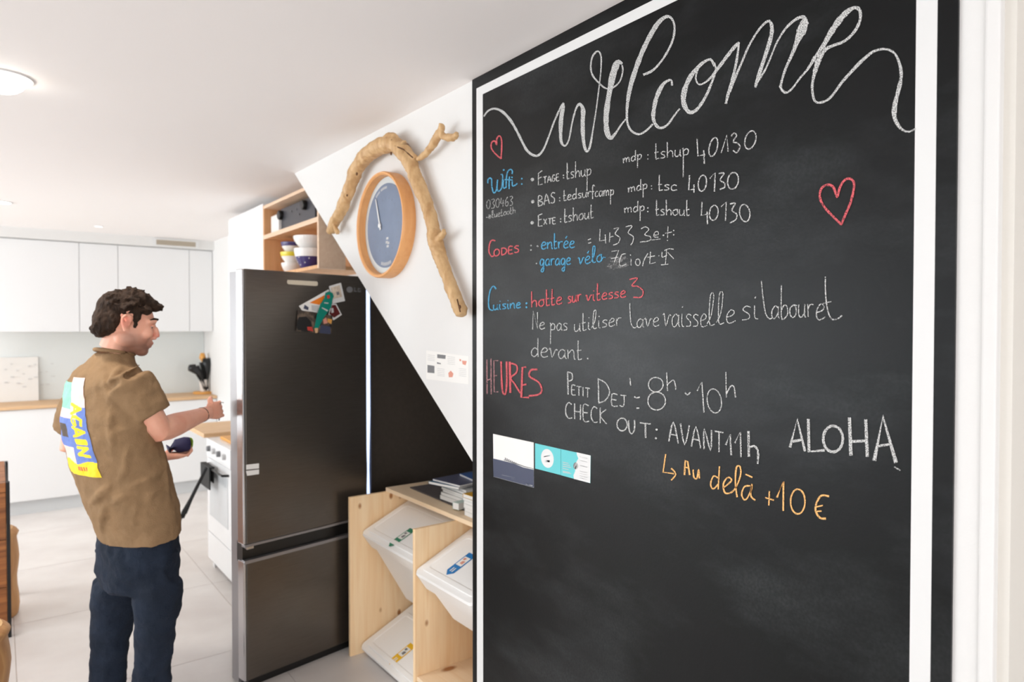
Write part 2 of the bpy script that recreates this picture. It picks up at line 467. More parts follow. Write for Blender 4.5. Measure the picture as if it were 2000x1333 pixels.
CR = {1: (4.0, 920, 0), 2: (4.0, 1400, 0), 3: (4.9375, 930, 250), 4: (3.808, 1180, 240), 5: (4.76, 930, 520), 6: (4.762, 1280, 520), 7: (5.0, 930, 780), 8: (3.922, 1270, 780)}
def cv(c, x, y): s, ox, oy = CR[c]; return ox + x / s, oy + y / s
def E(cx, cy, rx, ry, sl=0.0, a0=-80, a1=290, k=14):
    return [(cx + rx * math.cos(R(a0 + (a1 - a0) * i / k)) - sl * ry * math.sin(R(a0 + (a1 - a0) * i / k)), cy + ry * math.sin(R(a0 + (a1 - a0) * i / k))) for i in range(k + 1)]
# one-line alphabet; x right, y up; lower case x-height 1, A = ascender, D = descender (multiplied per word)
G = {
 'a': (1.0, [[(.85, .8), (.5, 1), (.1, .6), (.15, .1), (.45, 0), (.8, .4), (.88, .95), (.85, .2), (1.0, 0)]]),
 'b': (.9, [[(.1, 'A'), (.1, .1), (.5, 0), (.85, .35), (.75, .9), (.4, 1), (.1, .6)]]),
 'c': (.8, [[(.75, .85), (.45, 1), (.1, .6), (.15, .1), (.45, 0), (.8, .15)]]),
 'd': (1.0, [[(.75, .8), (.45, 1), (.1, .6), (.15, .1), (.45, 0), (.8, .35)], [(.85, 'A'), (.82, .8), (.85, 0)]]),
 'e': (.9, [[(.1, .5), (.6, .6), (.8, .85), (.5, 1.05), (.15, .7), (.12, .2), (.4, 0), (.9, .15)]]),
 'é': (.9, [[(.1, .5), (.6, .6), (.8, .85), (.5, 1.05), (.15, .7), (.12, .2), (.4, 0), (.9, .15)], [(.4, 1.45), (.65, 1.8)]]),
 'f': (.7, [[(.8, 1.9), (.55, 2.2), (.3, 1.8), (.3, -.4)], [(.05, .9), (.7, 1)]]),
 'g': (1.0, [[(.8, .85), (.45, 1), (.1, .6), (.2, .1), (.5, .05), (.8, .45)], [(.85, .95), (.82, -.6), (.55, -1), (.3, -.7), (.9, -.1)]]),
 'h': (.95, [[(.1, 'A'), (.12, 0)], [(.12, .55), (.5, 1), (.8, .75), (.85, 0)]]),
 'i': (.45, [[(.15, 1), (.15, .15), (.4, 0)], [(.17, 1.5), (.22, 1.62)]]),
 'l': (.7, [[(.0, .2), (.4, .9), (.6, 'A'), (.3, 'A'), (.2, .8), (.3, .05), (.7, .1)]]),
 'm': (1.4, [[(.05, 1), (.1, 0)], [(.1, .6), (.4, 1), (.6, .8), (.62, 0)], [(.62, .6), (.95, 1), (1.15, .8), (1.2, 0)]]),
 'n': (.95, [[(.05, 1), (.1, 0)], [(.1, .55), (.45, 1), (.75, .85), (.8, .1), (.95, 0)]]),
 'o': (.9, [[(.5, 1), (.12, .75), (.1, .25), (.45, 0), (.8, .3), (.78, .8), (.5, 1), (.9, .95)]]),
 'p': (.95, [[(.05, 1), (.15, .8), (.12, 'D')], [(.12, .6), (.5, 1.02), (.85, .7), (.7, .15), (.2, .1)]]),
 'r': (.75, [[(.05, 1), (.12, 0)], [(.12, .55), (.35, .95), (.75, .95)]]),
 's': (.75, [[(.7, .9), (.35, 1), (.12, .75), (.6, .4), (.55, .08), (.05, .05)]]),
 't': (.65, [[(.2, 'A'), (.18, .2), (.35, 0), (.65, .1)], [(.02, .95), (.55, 1.05)]]),
 'u': (.95, [[(.1, 1), (.1, .2), (.4, 0), (.75, .4), (.82, 1), (.8, .1), (.95, 0)]]),
 'v': (.9, [[(.0, .9), (.15, 1), (.35, .05), (.75, .9), (.95, .85)]]),
 'ê': (.9, []),
 'A': (.8, [[(.0, 0), (.35, 1), (.75, 0)], [(.15, .38), (.6, .38)]]),
 'B': (.7, [[(.05, 0), (.05, 1), (.5, .85), (.5, .6), (.08, .5), (.6, .3), (.5, .05), (.05, 0)]]),
 'C': (.75, [[(.65, .9), (.35, 1), (.08, .7), (.08, .25), (.35, 0), (.7, .05)]]),
 'D': (.8, [[(.08, 1), (.08, 0)], [(.05, 1), (.5, .9), (.72, .5), (.5, .08), (.05, 0)]]),
 'E': (.65, [[(.6, 1), (.08, 1), (.08, 0), (.62, 0)], [(.08, .52), (.5, .52)]]),
 'G': (.75, [[(.65, .9), (.3, 1), (.06, .6), (.1, .15), (.4, 0), (.62, .2), (.62, .45), (.35, .45)]]),
 'H': (.75, [[(.08, 1), (.08, 0)], [(.66, 1), (.66, 0)], [(.08, .5), (.66, .5)]]),
 'I': (.35, [[(.15, 1), (.15, 0)]]),
 'J': (.65, [[(.1, 1), (.65, 1)], [(.45, 1), (.45, .2), (.25, 0), (.02, .1)]]),
 'K': (.72, [[(.08, 1), (.08, 0)], [(.68, .95), (.1, .5), (.7, 0)]]),
 'N': (.8, [[(.08, 0), (.08, 1), (.62, 0), (.68, 1)]]),
 'O': (.85, [[(.4, 1), (.1, .75), (.08, .25), (.4, 0), (.75, .25), (.72, .75), (.4, 1)]]),
 'R': (.72, [[(.08, 0), (.08, 1), (.55, .85), (.5, .55), (.1, .48), (.65, 0)]]),
 'S': (.65, [[(.6, .9), (.3, 1), (.08, .75), (.5, .45), (.55, .12), (.3, 0), (.02, .08)]]),
 'T': (.7, [[(.0, .98), (.7, 1)], [(.35, 1), (.35, 0)]]),
 'U': (.8, [[(.08, 1), (.1, .2), (.35, 0), (.6, .2), (.66, 1)]]),
 'V': (.75, [[(.0, 1), (.35, 0), (.72, 1)]]),
 'X': (.7, [[(.0, 1), (.62, 0)], [(.6, 1), (.02, 0)]]),
 '0': (.8, [[(.4, 1), (.1, .7), (.1, .25), (.4, 0), (.7, .3), (.7, .8), (.4, 1)]]),
 '3': (.7, [[(.08, .95), (.5, 1), (.6, .8), (.3, .55), (.62, .3), (.5, .02), (.05, .02)]]),
 '4': (.75, [[(.2, 1), (.08, .4), (.65, .4)], [(.52, .75), (.5, 0)]]),
 '6': (.7, [[(.5, 1), (.15, .6), (.1, .2), (.35, 0), (.6, .2), (.5, .48), (.15, .35)]]),
 ' ': (.5, []),
 '~': (.7, [[(.0, .3), (.2, .5), (.4, .3), (.6, .45)]]),
 'Z': (.5, []),
}
def word(bm, c, text, x0, y0, x1, y1, h, wd, A=1.9, Dn=-.9):
    x0, y0 = cv(c, x0, y0); x1, y1 = cv(c, x1, y1); h = h / CR[c][0]
    tot = sum(G[ch][0] for ch in text) + 0.12 * (len(text) - 1)
    x = 0
    for ch in text:
        adv, st = G[ch]
        for s in st:
            pts = []
            for gx, gy in s:
                gy = A if gy == 'A' else (Dn if gy == 'D' else gy)
                t = (x + gx) / tot
                pts.append((x0 + (x1 - x0) * t + random.uniform(-.25, .25), y0 + (y1 - y0) * t - gy * h + random.uniform(-.25, .25)))
            ribbon(bm, catmull(pts, 3), wd)
        x += adv + 0.12
def chalk(name, items, col, label):
    """items: ('w', crop, text, ...) | ('s', crop, pts, width) | ('d', crop, x, y, r)"""
    words = [it for it in items if it[0] == 'w']
    rest = [it for it in items if it[0] != 'w']
    cn = {'w': 'white', 'b': 'blue', 'r': 'red', 'f': 'faint', 'o': 'orange', 'g': 'faint pink', 'W': 'white'}[col]
    for it in words:
        bm = bmesh.new(); word(bm, *it[1:])
        o = obj('chalk_word', bm, CH[col], cb); o['label'] = '%s chalk word %s' % (cn, it[2].strip('~')); o['kind'] = 'stuff'
    if not rest: return
    bm = bmesh.new()
    for it in rest:
        if 0: pass
        elif it[0] == 's':
            pts = []
            for p in it[2]:
                q = cv(it[1], p[0], p[1]); pts.append(q + ((p[2] / CR[it[1]][0],) if len(p) > 2 else ()))
            ribbon(bm, catmull(pts, 4), it[3])
        elif it[0] == 'l':
            ribbon(bm, [cv(it[1], *p) for p in it[2]], it[3])
        else:
            q = cv(it[1], it[2], it[3]); dot(bm, q[0], q[1], it[4] / CR[it[1]][0])
    o = obj(name if (name != 'chalk_lettering' or not words) else 'chalk_marks', bm, CH[col], cb)
    if label: o['label'] = label if not words else 'marks of the ' + label
    if 'heart' not in name: o['kind'] = 'stuff'
    return o

# ---- Welcome, one long cursive line
S = 's'
chalk('chalk_lettering', [
 (S, 1, [(100,912,14),(130,870,16),(180,850,18),(240,870,24),(300,930,24),(350,1010,20),(400,1110,22),(440,1180,22),(490,1215,22),(530,1212,20),(570,1160,16),(610,1060,14),(650,950,14),(700,840,16),(722,805,14)], 4),
 (S, 1, [(722,805,14),(718,850,32),(705,920,36),(700,1020,32),(705,1110,22),(735,1140,16),(765,1090,14),(790,960,14),(820,850,16),(850,815,24),(875,860,36),(872,960,40),(875,1060,34),(885,1140,26),(905,1185,20),(930,1140,18),(955,1000,12),(980,840,12),(1000,680,12),(1015,540,12),(1015,440,14),(990,400,14),(950,440,16),(935,520,14),(950,590,16),(1000,650,14),(1050,690,12),(1100,690,14),(1160,640,12),(1185,560,12),(1180,510,14)], 4),
 (S, 1, [(1182,500,20),(1145,490,54),(1110,580,52),(1085,700,48),(1065,820,46),(1055,920,44),(1060,1020,44),(1088,1080,36),(1130,1040,18),(1170,980,14),(1210,930,14)], 4),
 (S, 1, [(1345,585,22),(1420,550,20),(1500,460,18),(1570,330,18),(1590,220,18),(1570,150,20),(1530,130,28),(1470,170,36),(1410,260,42),(1340,400,44),(1280,560,42),(1240,700,38),(1220,830,26),(1220,950,18),(1250,1020,18),(1310,1050,18),(1370,1020,16),(1420,970,16)], 4),
 (S, 1, [(1570,670,16),(1560,625,18),(1500,660,32),(1450,760,36),(1425,880,34),(1430,950,28),(1470,1000,24),(1530,980,20),(1590,900,16),(1630,850,14)], 4),
 (S, 1, [(1900,520,18),(1870,465,20),(1800,500,30),(1720,590,36),(1670,700,44),(1660,800,46),(1700,875,34),(1760,860,28),(1830,760,24),(1890,620,20),(1912,540,18),(1898,490,18)], 4),
 (S, 1, [(1775,530,16),(1755,610,16),(1785,662,14),(1860,620,18),(1940,520,28),(2000,440,28),(2060,365,28),(2095,332,22)], 4),
 (S, 2, [(172,330,18),(165,400,20),(150,500,22),(120,620,24),(90,730,24),(70,812,20)], 4),
 (S, 2, [(100,720,22),(150,590,22),(190,500,20),(250,360,20),(330,230,18),(400,165,20),(428,200,30),(425,280,34),(390,400,32),(350,520,32),(315,630,28),(300,685,18)], 4),
 (S, 2, [(315,640,28),(370,560,16),(420,450,14),(470,330,14),(540,220,20),(620,150,26),(680,135,28),(708,190,26)], 4),
 (S, 2, [(690,150,40),(670,220,90),(640,290,60),(590,420,28),(540,530,22),(505,640,20),(500,690,24),(540,725,20),(590,690,16),(650,610,16),(710,540,18),(770,445,34)], 4),
 (S, 2, [(760,470,36),(830,360,40),(900,240,50),(980,130,50),(1060,65,30),(1112,75,30),(1120,150,26),(1080,240,24),(1000,320,24),(900,360,22),(850,385,30),(805,440,50),(775,530,42),(752,620,24),(745,700,22),(765,790,20),(820,800,20),(890,760,18),(980,640,26),(1070,540,28),(1150,460,26),(1230,400,22),(1320,385,18),(1390,420,20),(1430,510,24),(1440,600,28),(1420,700,34),(1395,800,36),(1385,900,40),(1410,970,30),(1450,1015,18),(1500,1030,14),(1555,1005,12)], 4),
], 'W', 'large cursive white chalk word Welcome')
# ---- hearts
chalk('chalk_heart', [(S, 3, [(240,298),(180,245),(147,195),(150,140),(182,128),(196,165),(200,105),(222,78),(243,105),(247,180),(240,298)], 3.2)], 'r', 'small red chalk heart at upper left')
chalk('chalk_heart', [(S, 4, [(1765,758),(1700,695),(1640,630),(1605,560),(1615,490),(1660,462),(1705,480),(1732,552),(1750,490),(1780,435),(1820,415),(1855,440),(1855,500),(1830,600),(1795,680),(1762,760)], 5.4)], 'r', 'large red chalk heart at right')
# ---- WiFi
chalk('chalk_lettering', [
 (S, 3, [(112,535),(118,492),(148,492),(152,570),(172,628),(198,590),(206,500)], 3), (S, 3, [(206,500),(202,590),(222,610),(248,570),(256,460),(238,452)], 3),
 (S, 3, [(262,500),(262,580),(290,570)], 3), ('d', 3, 265, 406, 9),
 (S, 3, [(290,580),(292,490),(305,420),(335,400),(350,420),(345,445)], 3), (S, 3, [(318,590),(318,520),(322,470)], 3), (S, 3, [(275,500),(310,500),(352,505)], 2.6),
 (S, 3, [(348,515),(352,560),(380,550),(397,535)], 3), ('d', 3, 345, 478, 8), ('d', 3, 440, 490, 8), ('d', 3, 440, 542, 8)], 'b', 'blue chalk word WiFi')
chalk('chalk_lettering', [('w', 3, '030463', 98, 785, 355, 745, 88, 1.6), ('w', 3, '~Bluetooth', 95, 880, 380, 822, 34, 1.6)], 'f', 'faint chalk number and Bluetooth')
def colon(c, x, y0, y1, r=7): return [('d', c, x, y0, r), ('d', c, x, y1, r)]
chalk('chalk_lettering', [('d', 3, 542, 498, 17), ('l', 3, [(637,412),(600,440),(600,552),(640,542)], 2.4), ('l', 3, [(600,490),(635,472)], 2.4),
 ('w', 3, 'TAGE', 648, 538, 802, 505, 62, 2.2), ('w', 3, 'tshup', 868, 494, 1112, 455, 62, 2.2, 2.5, -2.4)] + colon(3, 842, 458, 482),
 'w', 'white chalk line ETAGE : tshup')
chalk('chalk_lettering', [('d', 3, 545, 712, 17), ('w', 3, 'BAS', 597, 757, 762, 720, 100, 2.3), ('w', 3, 'tedsur', 838, 704, 1110, 660, 48, 2.2, 2.1),
 ('w', 3, 'fcamp', 1110, 668, 1330, 648, 52, 2.2, 2.1, -1.7)] + colon(3, 806, 675, 703), 'w', 'white chalk line BAS : tedsurfcamp')
chalk('chalk_lettering', [('d', 3, 540, 915, 17), ('l', 3, [(637,828),(600,845),(600,950),(640,945)], 2.4), ('l', 3, [(600,890),(632,880)], 2.4), ('w', 3, 'XTE', 650, 935, 768, 922, 56, 2.2),
 ('w', 3, 'tshout', 845, 915, 1132, 868, 60, 2.2, 2.2)] + colon(3, 815, 878, 906), 'w', 'white chalk line EXTE : tshout')
# ---- passwords
chalk('chalk_lettering', [('w', 4, 'mdp', 140, 303, 280, 268, 36, 2.3, 2.1, -1.7), ('w', 4, 'tshup', 374, 272, 632, 240, 50, 2.5, 2.35, -3.2),
 ('l', 4, [(690,118),(697,248),(752,236)], 3), ('l', 4, [(740,205),(745,305)], 3), (S, 4, E(812,180,30,70,.2), 3), ('l', 4, [(870,225),(912,92),(922,215)], 3),
 (S, 4, [(945,100),(965,78),(985,95),(958,142),(990,150),(1010,180),(985,222),(958,205)], 3), (S, 4, E(1087,128,40,68,.2), 3)] + colon(4, 325, 240, 270, 5), 'w', 'white chalk line mdp : tshup 40130')
chalk('chalk_lettering', [('w', 4, 'mdp', 178, 520, 322, 490, 36, 2.3, 2.2, -1.6), ('w', 4, 'tsc', 398, 502, 542, 504, 42, 2.5, 2.7),
 ('l', 4, [(635,390),(628,500),(668,495)], 3), ('l', 4, [(668,460),(668,520)], 3), (S, 4, E(730,450,30,60,.1), 3), ('l', 4, [(785,415),(825,372),(820,512)], 3),
 (S, 4, [(850,378),(892,375),(862,425),(895,450),(895,480),(860,496)], 3), (S, 4, E(958,432,40,62,.1), 3)] + colon(4, 352, 470, 492, 5), 'w', 'white chalk line mdp : tsc 40130')
chalk('chalk_lettering', [('w', 4, 'mdp', 150, 672, 302, 655, 38, 2.3, 2.1, -1.9), ('w', 4, 'tshout', 380, 688, 637, 690, 44, 2.5, 2.6),
 ('l', 4, [(728,590),(722,690),(770,680)], 3), ('l', 4, [(765,660),(768,755)], 3), (S, 4, E(815,670,32,56,.1), 2.8), ('l', 4, [(870,625),(908,590),(902,730)], 2.8),
 (S, 4, [(935,605),(975,600),(950,650),(985,680),(980,720),(935,745)], 2.8), (S, 4, E(1045,672,38,64,-.1), 2.8)] + colon(4, 325, 635, 660, 6), 'w', 'white chalk line mdp : tshout 40130')
# ---- codes
chalk('chalk_lettering', [(S, 3, [(185,1090),(150,1085),(128,1130),(125,1200),(150,1240),(175,1230)], 3), ('w', 3, 'ODES', 168, 1240, 415, 1198, 66, 2.8)], 'r', 'red chalk word CODES')
chalk('chalk_lettering', [('w', 3, 'entrée', 625, 1170, 950, 1155, 64, 2.8, 2.3), ('w', 3, 'garage', 612, 1330, 912, 1318, 62, 2.8, 2, -1.5), ('w', 3, 'vélo', 985, 1322, 1215, 1290, 68, 2.8, 2.2),
 (S, 3, [(1205,1285),(1225,1250),(1247,1252)], 2.6)], 'b', 'blue chalk words entrée and garage vélo')
chalk('chalk_lettering', colon(3, 528, 1135, 1178, 8) + [('d', 3, 592, 1142, 9), ('d', 3, 582, 1308, 7), ('l', 3, [(1075,1082),(1107,1070)], 2), ('l', 3, [(1080,1114),(1110,1105)], 2),
 ('l', 3, [(1195,975),(1190,1092),(1252,1080)], 2.4), ('l', 3, [(1245,1030),(1250,1114)], 2.4), ('l', 3, [(1290,1010),(1285,1102)], 2.2), ('l', 3, [(1288,1055),(1325,1045)], 2.2),
 (S, 3, [(1325,975),(1375,965),(1340,1020),(1385,1060),(1370,1110),(1320,1132)], 2.2), (S, 3, [(1440,955),(1505,945),(1465,1010),(1515,1050),(1510,1100),(1490,1130)], 2.2),
 (S, 3, [(1590,975),(1630,955),(1665,980),(1625,1030),(1680,1050),(1670,1088),(1580,1102)], 2.2), (S, 3, [(1720,1035),(1755,1030),(1750,1000),(1722,1010),(1715,1050),(1757,1055)], 2),
 ('l', 3, [(1690,1082),(1777,1072)], 2), ('d', 3, 1805, 1035, 9), ('l', 3, [(1850,950),(1845,1062)], 2), ('l', 3, [(1822,1017),(1887,1005)], 2), ('d', 3, 1905, 990, 7), ('d', 3, 1905, 1032, 7), ('d', 3, 1845, 1085, 6)], 'w', 'white chalk codes beside entrée')
chalk('chalk_lettering', [('l', 4, [(55,957),(108,950),(85,1010),(75,1038)], 2.2), ('l', 4, [(50,1012),(105,1000)], 2), (S, 4, [(160,975),(130,985),(112,1040),(125,1066),(165,1050)], 2.4),
 ('l', 4, [(200,1012),(200,1062)], 2.4), ('d', 4, 195, 985, 5), (S, 4, E(250,1038,17,24), 2.2), (S, 4, [(285,1068),(298,1020),(325,972)], 2.4), ('l', 4, [(345,960),(338,1050),(382,1040)], 2.4),
 ('l', 4, [(318,1002),(378,990)], 2.2), ('d', 4, 405, 990, 5), (S, 4, [(430,962),(432,1000),(468,985)], 2.2), ('l', 4, [(465,942),(455,1052)], 2.2), ('l', 4, [(422,1058),(478,1052)], 2.2),
 (S, 4, [(448,952),(480,938),(517,942)], 2.2), ('l', 4, [(470,962),(517,1012)], 2)], 'w', 'white chalk code over a grey smudge')
# smudge
bm = bmesh.new()
BASEX[0] = .0006
for k in range(26):
    x = random.uniform(10, 130); y = random.uniform(1000, 1092); L_ = random.uniform(40, 75)
    ribbon(bm, [cv(4, x, y), cv(4, x + L_ / 2, y - random.uniform(0, 10)), cv(4, x + L_, y - random.uniform(4, 22))], random.uniform(2, 5))
BASEX[0] = 0
o = obj('chalk_smudge', bm, CH['s'], cb); o['label'] = 'grey wiped chalk smudge'; o['kind'] = 'stuff'
# ---- cuisine
chalk('chalk_lettering', [(S, 5, [(185,215),(160,187),(130,230),(115,330),(125,400),(160,412)], 3), ('w', 5, 'uisine', 158, 408, 415, 388, 48, 2.8)] + colon(5, 468, 347, 383, 10), 'b', 'blue chalk word Cuisine')
chalk('chalk_lettering', [('w', 5, 'hotte', 508, 385, 800, 352, 62, 2.8, 2.4), ('w', 5, 'sur', 850, 348, 978, 322, 62, 2.8), ('w', 5, 'vitesse', 1018, 330, 1392, 288, 58, 2.8, 2.7),
 (S, 5, [(1425,125),(1500,112),(1448,182),(1500,188),(1550,230),(1535,288),(1460,290)], 2.8)], 'r', 'red chalk words hotte sur vitesse 3')
chalk('chalk_lettering', [('l', 5, [(525,590),(530,418),(572,585),(570,430)], 2.2), ('w', 5, 'e', 585, 588, 640, 585, 62, 2.2), ('w', 5, 'pas', 685, 600, 850, 598, 66, 2.2, 1.9, -1.9),
 ('w', 5, 'utiliser', 908, 612, 1350, 548, 70, 2.2, 2.3), (S, 5, [(1428,345),(1432,450),(1442,540),(1470,575),(1500,560)], 2.2), ('w', 5, 'ave', 1490, 572, 1702, 560, 80, 2.2),
 ('w', 6, 'vaisse', 72, 562, 482, 568, 118, 2.2, 2.6), ('w', 6, 'lle', 480, 560, 745, 525, 118, 2.2, 2.4), ('w', 6, 'si', 800, 508, 960, 492, 130, 2.2),
 (S, 6, [(985,138),(1005,320),(1025,440),(1060,490),(1090,480)], 2.6), ('w', 6, 'abour', 1075, 490, 1470, 470, 118, 2.4, 2.6), ('w', 6, 'e', 1488, 505, 1580, 495, 140, 2.4),
 (S, 6, [(1580,100),(1582,250),(1600,400),(1635,490),(1690,492),(1735,460)], 2.8), ('l', 6, [(1555,350),(1635,330)], 2.2)], 'w', 'white chalk line Ne pas utiliser lave vaisselle si tabouret')
chalk('chalk_lettering', [('w', 5, 'devant', 508, 840, 985, 872, 84, 2.2, 2.1), ('d', 5, 1038, 860, 8)], 'w', 'white chalk word devant')
# ---- heures
chalk('chalk_lettering', [('l', 5, [(100,870),(102,1190)], 2.6), ('l', 5, [(138,860),(140,1192)], 2.6), ('l', 5, [(104,1062),(140,1048)], 2.2), ('l', 5, [(205,880),(165,880),(168,1172),(207,1170)], 2.6), ('l', 5, [(167,1022),(192,1018)], 2.2)], 'g', 'faint pink chalk letters HE')
chalk('chalk_lettering', [(S, 5, [(232,888),(238,1080),(250,1180),(275,1180),(285,1060),(282,888)], 4), ('l', 5, [(312,890),(318,1180)], 5), (S, 5, [(308,900),(375,925),(375,990),(322,1040),(360,1100),(410,1182)], 3.6),
 ('l', 5, [(465,940),(430,942),(420,1222),(492,1222)], 4.6), ('l', 5, [(425,1108),(467,1100)], 3.4), (S, 5, [(570,962),(510,968),(495,1025),(580,1080),(610,1150),(580,1195),(490,1208)], 4)], 'r', 'red chalk letters URES of HEURES')
chalk('chalk_lettering', [('l', 5, [(850,985),(856,1195)], 3), (S, 5, [(848,985),(890,1000),(892,1055),(860,1072)], 2.8), ('w', 5, 'ETIT', 885, 1192, 1058, 1225, 85, 2.4), ('l', 5, [(1135,1048),(1140,1272)], 2.8),
 (S, 5, [(1130,1048),(1205,1090),(1240,1175),(1200,1250),(1138,1274)], 2.8), ('w', 5, 'EJ', 1255, 1295, 1395, 1312, 105, 2.6), ('l', 5, [(1430,1042),(1436,1112)], 2.6), (S, 5, [(1468,1215),(1490,1225),(1522,1220)], 3), ('l', 5, [(1490,1322),(1516,1322)], 3),
 (S, 5, E(1670,1103,68,68), 2.8), (S, 5, E(1678,1255,82,84), 2.8), ('l', 5, [(1770,988),(1780,1162)], 2.6), (S, 5, [(1780,1100),(1830,1060),(1848,1090),(1856,1150)], 2.6),
 (S, 6, [(275,1178),(300,1197),(325,1175)], 3.4), ('l', 6, [(388,1162),(432,1080),(452,1362)], 2.8), (S, 6, E(548,1255,66,112,-.1), 2.6), ('l', 6, [(655,982),(660,1222)], 2.8), (S, 6, [(660,1190),(700,1120),(730,1125),(745,1222)], 2.8)],
 'w', 'white chalk line Petit Dej 8h - 10h')
chalk('chalk_lettering', [('w', 7, 'CHECK', 868, 180, 1275, 245, 152, 2.6), (S, 7, E(1425,248,50,62), 3), (S, 7, [(1490,205),(1492,290),(1515,338),(1545,300),(1546,205)], 3.2), ('l', 7, [(1597,232),(1704,243)], 3.4), ('l', 7, [(1652,240),(1655,380)], 3.6),
 ('d', 7, 1762, 298, 11), ('d', 7, 1755, 382, 11), ('w', 8, 'AVANT', 142, 325, 560, 415, 158, 3.2), ('l', 8, [(578,352),(612,270),(620,430)], 4), ('l', 8, [(648,338),(690,252),(695,445)], 4),
 ('l', 8, [(752,245),(755,442)], 5), (S, 8, [(755,375),(795,360),(825,400),(822,497)], 5)], 'w', 'white chalk line CHECK OUT : AVANT 11h')
chalk('chalk_lettering', [('l', 8, [(1070,370),(1125,155),(1185,400)], 6), ('l', 8, [(1090,325),(1168,310)], 5.5), ('l', 8, [(1210,152),(1216,402),(1335,392)], 7), (S, 8, E(1400,305,75,100), 6), ('l', 8, [(1525,142),(1537,432)], 8),
 ('l', 8, [(1650,155),(1662,442)], 8), ('l', 8, [(1530,325),(1655,320)], 6.5), ('l', 8, [(1715,472),(1782,135),(1882,488)], 9), ('l', 8, [(1745,360),(1840,345)], 6), ('l', 8, [(1868,520),(1915,545)], 2.5)], 'W', 'thick white chalk word ALOHA')
chalk('chalk_lettering', [('l', 8, [(118,422),(98,560),(182,572)], 3.4), (S, 8, [(160,530),(195,575),(160,622)], 3.4), ('l', 8, [(262,582),(268,468),(286,478),(302,582)], 3.6), ('l', 8, [(262,522),(295,527)], 3),
 (S, 8, [(328,540),(335,600),(358,605),(370,540),(376,608)], 3.6), (S, 8, [(520,605),(485,590),(462,650),(482,688),(522,650)], 3.4), ('l', 8, [(530,515),(520,692)], 3.4),
 (S, 8, [(560,680),(622,625),(595,600),(560,650),(575,720),(640,700),(690,590),(688,520),(660,525),(652,640),(665,752)], 3.6), (S, 8, [(765,665),(720,672),(700,735),(730,772),(772,700),(778,650),(770,740),(805,775)], 3.6), ('l', 8, [(728,575),(782,600)], 3.4),
 ('l', 8, [(880,755),(947,775)], 3.4), ('l', 8, [(912,705),(908,815)], 3.4), ('l', 8, [(970,755),(1020,632),(1018,857)], 4.2), (S, 8, E(1130,785,55,95), 3.6),
 (S, 8, [(1370,745),(1310,740),(1272,800),(1268,860),(1300,910),(1345,916)], 4.4), ('l', 8, [(1262,828),(1322,815)], 3.4), ('l', 8, [(1262,862),(1312,858)], 3.4)], 'o', 'orange chalk line Au delà + 10 €')

# ---- cards stuck on the board
def onwall(pts, X, th, mi, bm):
    prism(bm, [P(x, y, X=X) for x, y in pts], (th, 0, 0), mi)
def cardthing(name, label, cat, outline, X, parts, m, group=None):
    c = P(outline[0][0], outline[0][1], X=X)
    t = thing(name, label, cat, c, group)
    bm = bmesh.new(); onwall(outline, X - 0.0012, 0.0012, 0, bm); obj('card', bm, m, t)
    for (nm, mm, polys) in parts:
        bm = bmesh.new()
        for pl in polys: onwall(pl, X - 0.0016, 0.0003, 0, bm)
        obj(nm, bm, mm, t)
    return t
def q7(l): return [cv(7, *p) for p in l]
def bars(x0, x1, ys, sl, h, f=0.0):
    return [[(x0, y), (x1 - random.uniform(0, f), y + sl * (x1 - x0)), (x1 - random.uniform(0, f), y + sl * (x1 - x0) + h), (x0, y + h)] for y in ys]
XB = X1
cardthing('postcard', 'cream and navy postcard stuck to the chalkboard left of the teal cards', 'card', q7([(165,340),(560,425),(562,865),(170,758)]), XB,
 [('navy_print', M['navy'], [q7([(165,580),(300,612),(380,635),(460,668),(562,690),(563,864),(170,757)])]),
  ('wave_line', M['grey'], [q7([(300,600),(380,622),(470,655),(560,678),(560,684),(465,662),(375,632),(300,607)]), q7([(270,590),(300,598),(300,606),(270,598)])] ),
  ('small_lettering', M['grey'], [q7([(280 + k * 17, 572 + k * 8), (290 + k * 17, 574 + k * 8), (290 + k * 17, 596 + k * 8), (280 + k * 17, 592 + k * 8)]) for k in range(7)]),
  ('white_lettering', M['greyl'], [q7([(250,738),(380,765),(380,772),(250,746)]), q7([(345,772),(385,780),(382,792),(345,784)]), q7([(485,825),(550,842),(548,852),(485,834)])])], M['paper'])
cardthing('business_card', 'teal business card with a white round emblem on the chalkboard', 'card', q7([(575,432),(825,488),(825,742),(576,678)]), XB,
 [('round_emblem', M['white'], [q7([(695 + 62 * math.cos(R(a)), 580 + 92 * math.sin(R(a)) + 12 * math.cos(R(a))) for a in range(0, 360, 18)])]),
  ('emblem_print', M['teal'], [q7([(670,600),(722,596),(720,616),(676,620)]), q7([(660,560),(720,548),(722,554),(662,567)])])], M['teal'])
cardthing('business_card', 'teal and white business card with small print beside the emblem card', 'card', q7([(829,489),(1117,552),(1113,822),(828,744)]), XB,
 [('white_print', M['white'], [q7([(980,520),(1117,551),(1113,821),(955,780),(950,745),(968,700),(955,660),(975,620),(998,580),(985,550)])]),
  ('dark_emblem', M['grey'], [q7([(972 + 24 * math.cos(R(a)), 652 + 34 * math.sin(R(a))) for a in range(0, 360, 24)])]),
  ('white_text', M['greyl'], [q7([(845, y), (900 + (k % 3) * 14, y + 14), (900 + (k % 3) * 14, y + 20), (845, y + 7)]) for k, y in enumerate((612, 632, 652, 672, 700, 712))]),
  ('grey_text', M['greyl'], [q7([(1010, y), (1085, y + 19), (1085, y + 24), (1010, y + 5)]) for y in (560, 595, 645, 700, 722, 745, 765)])], M['teal'])
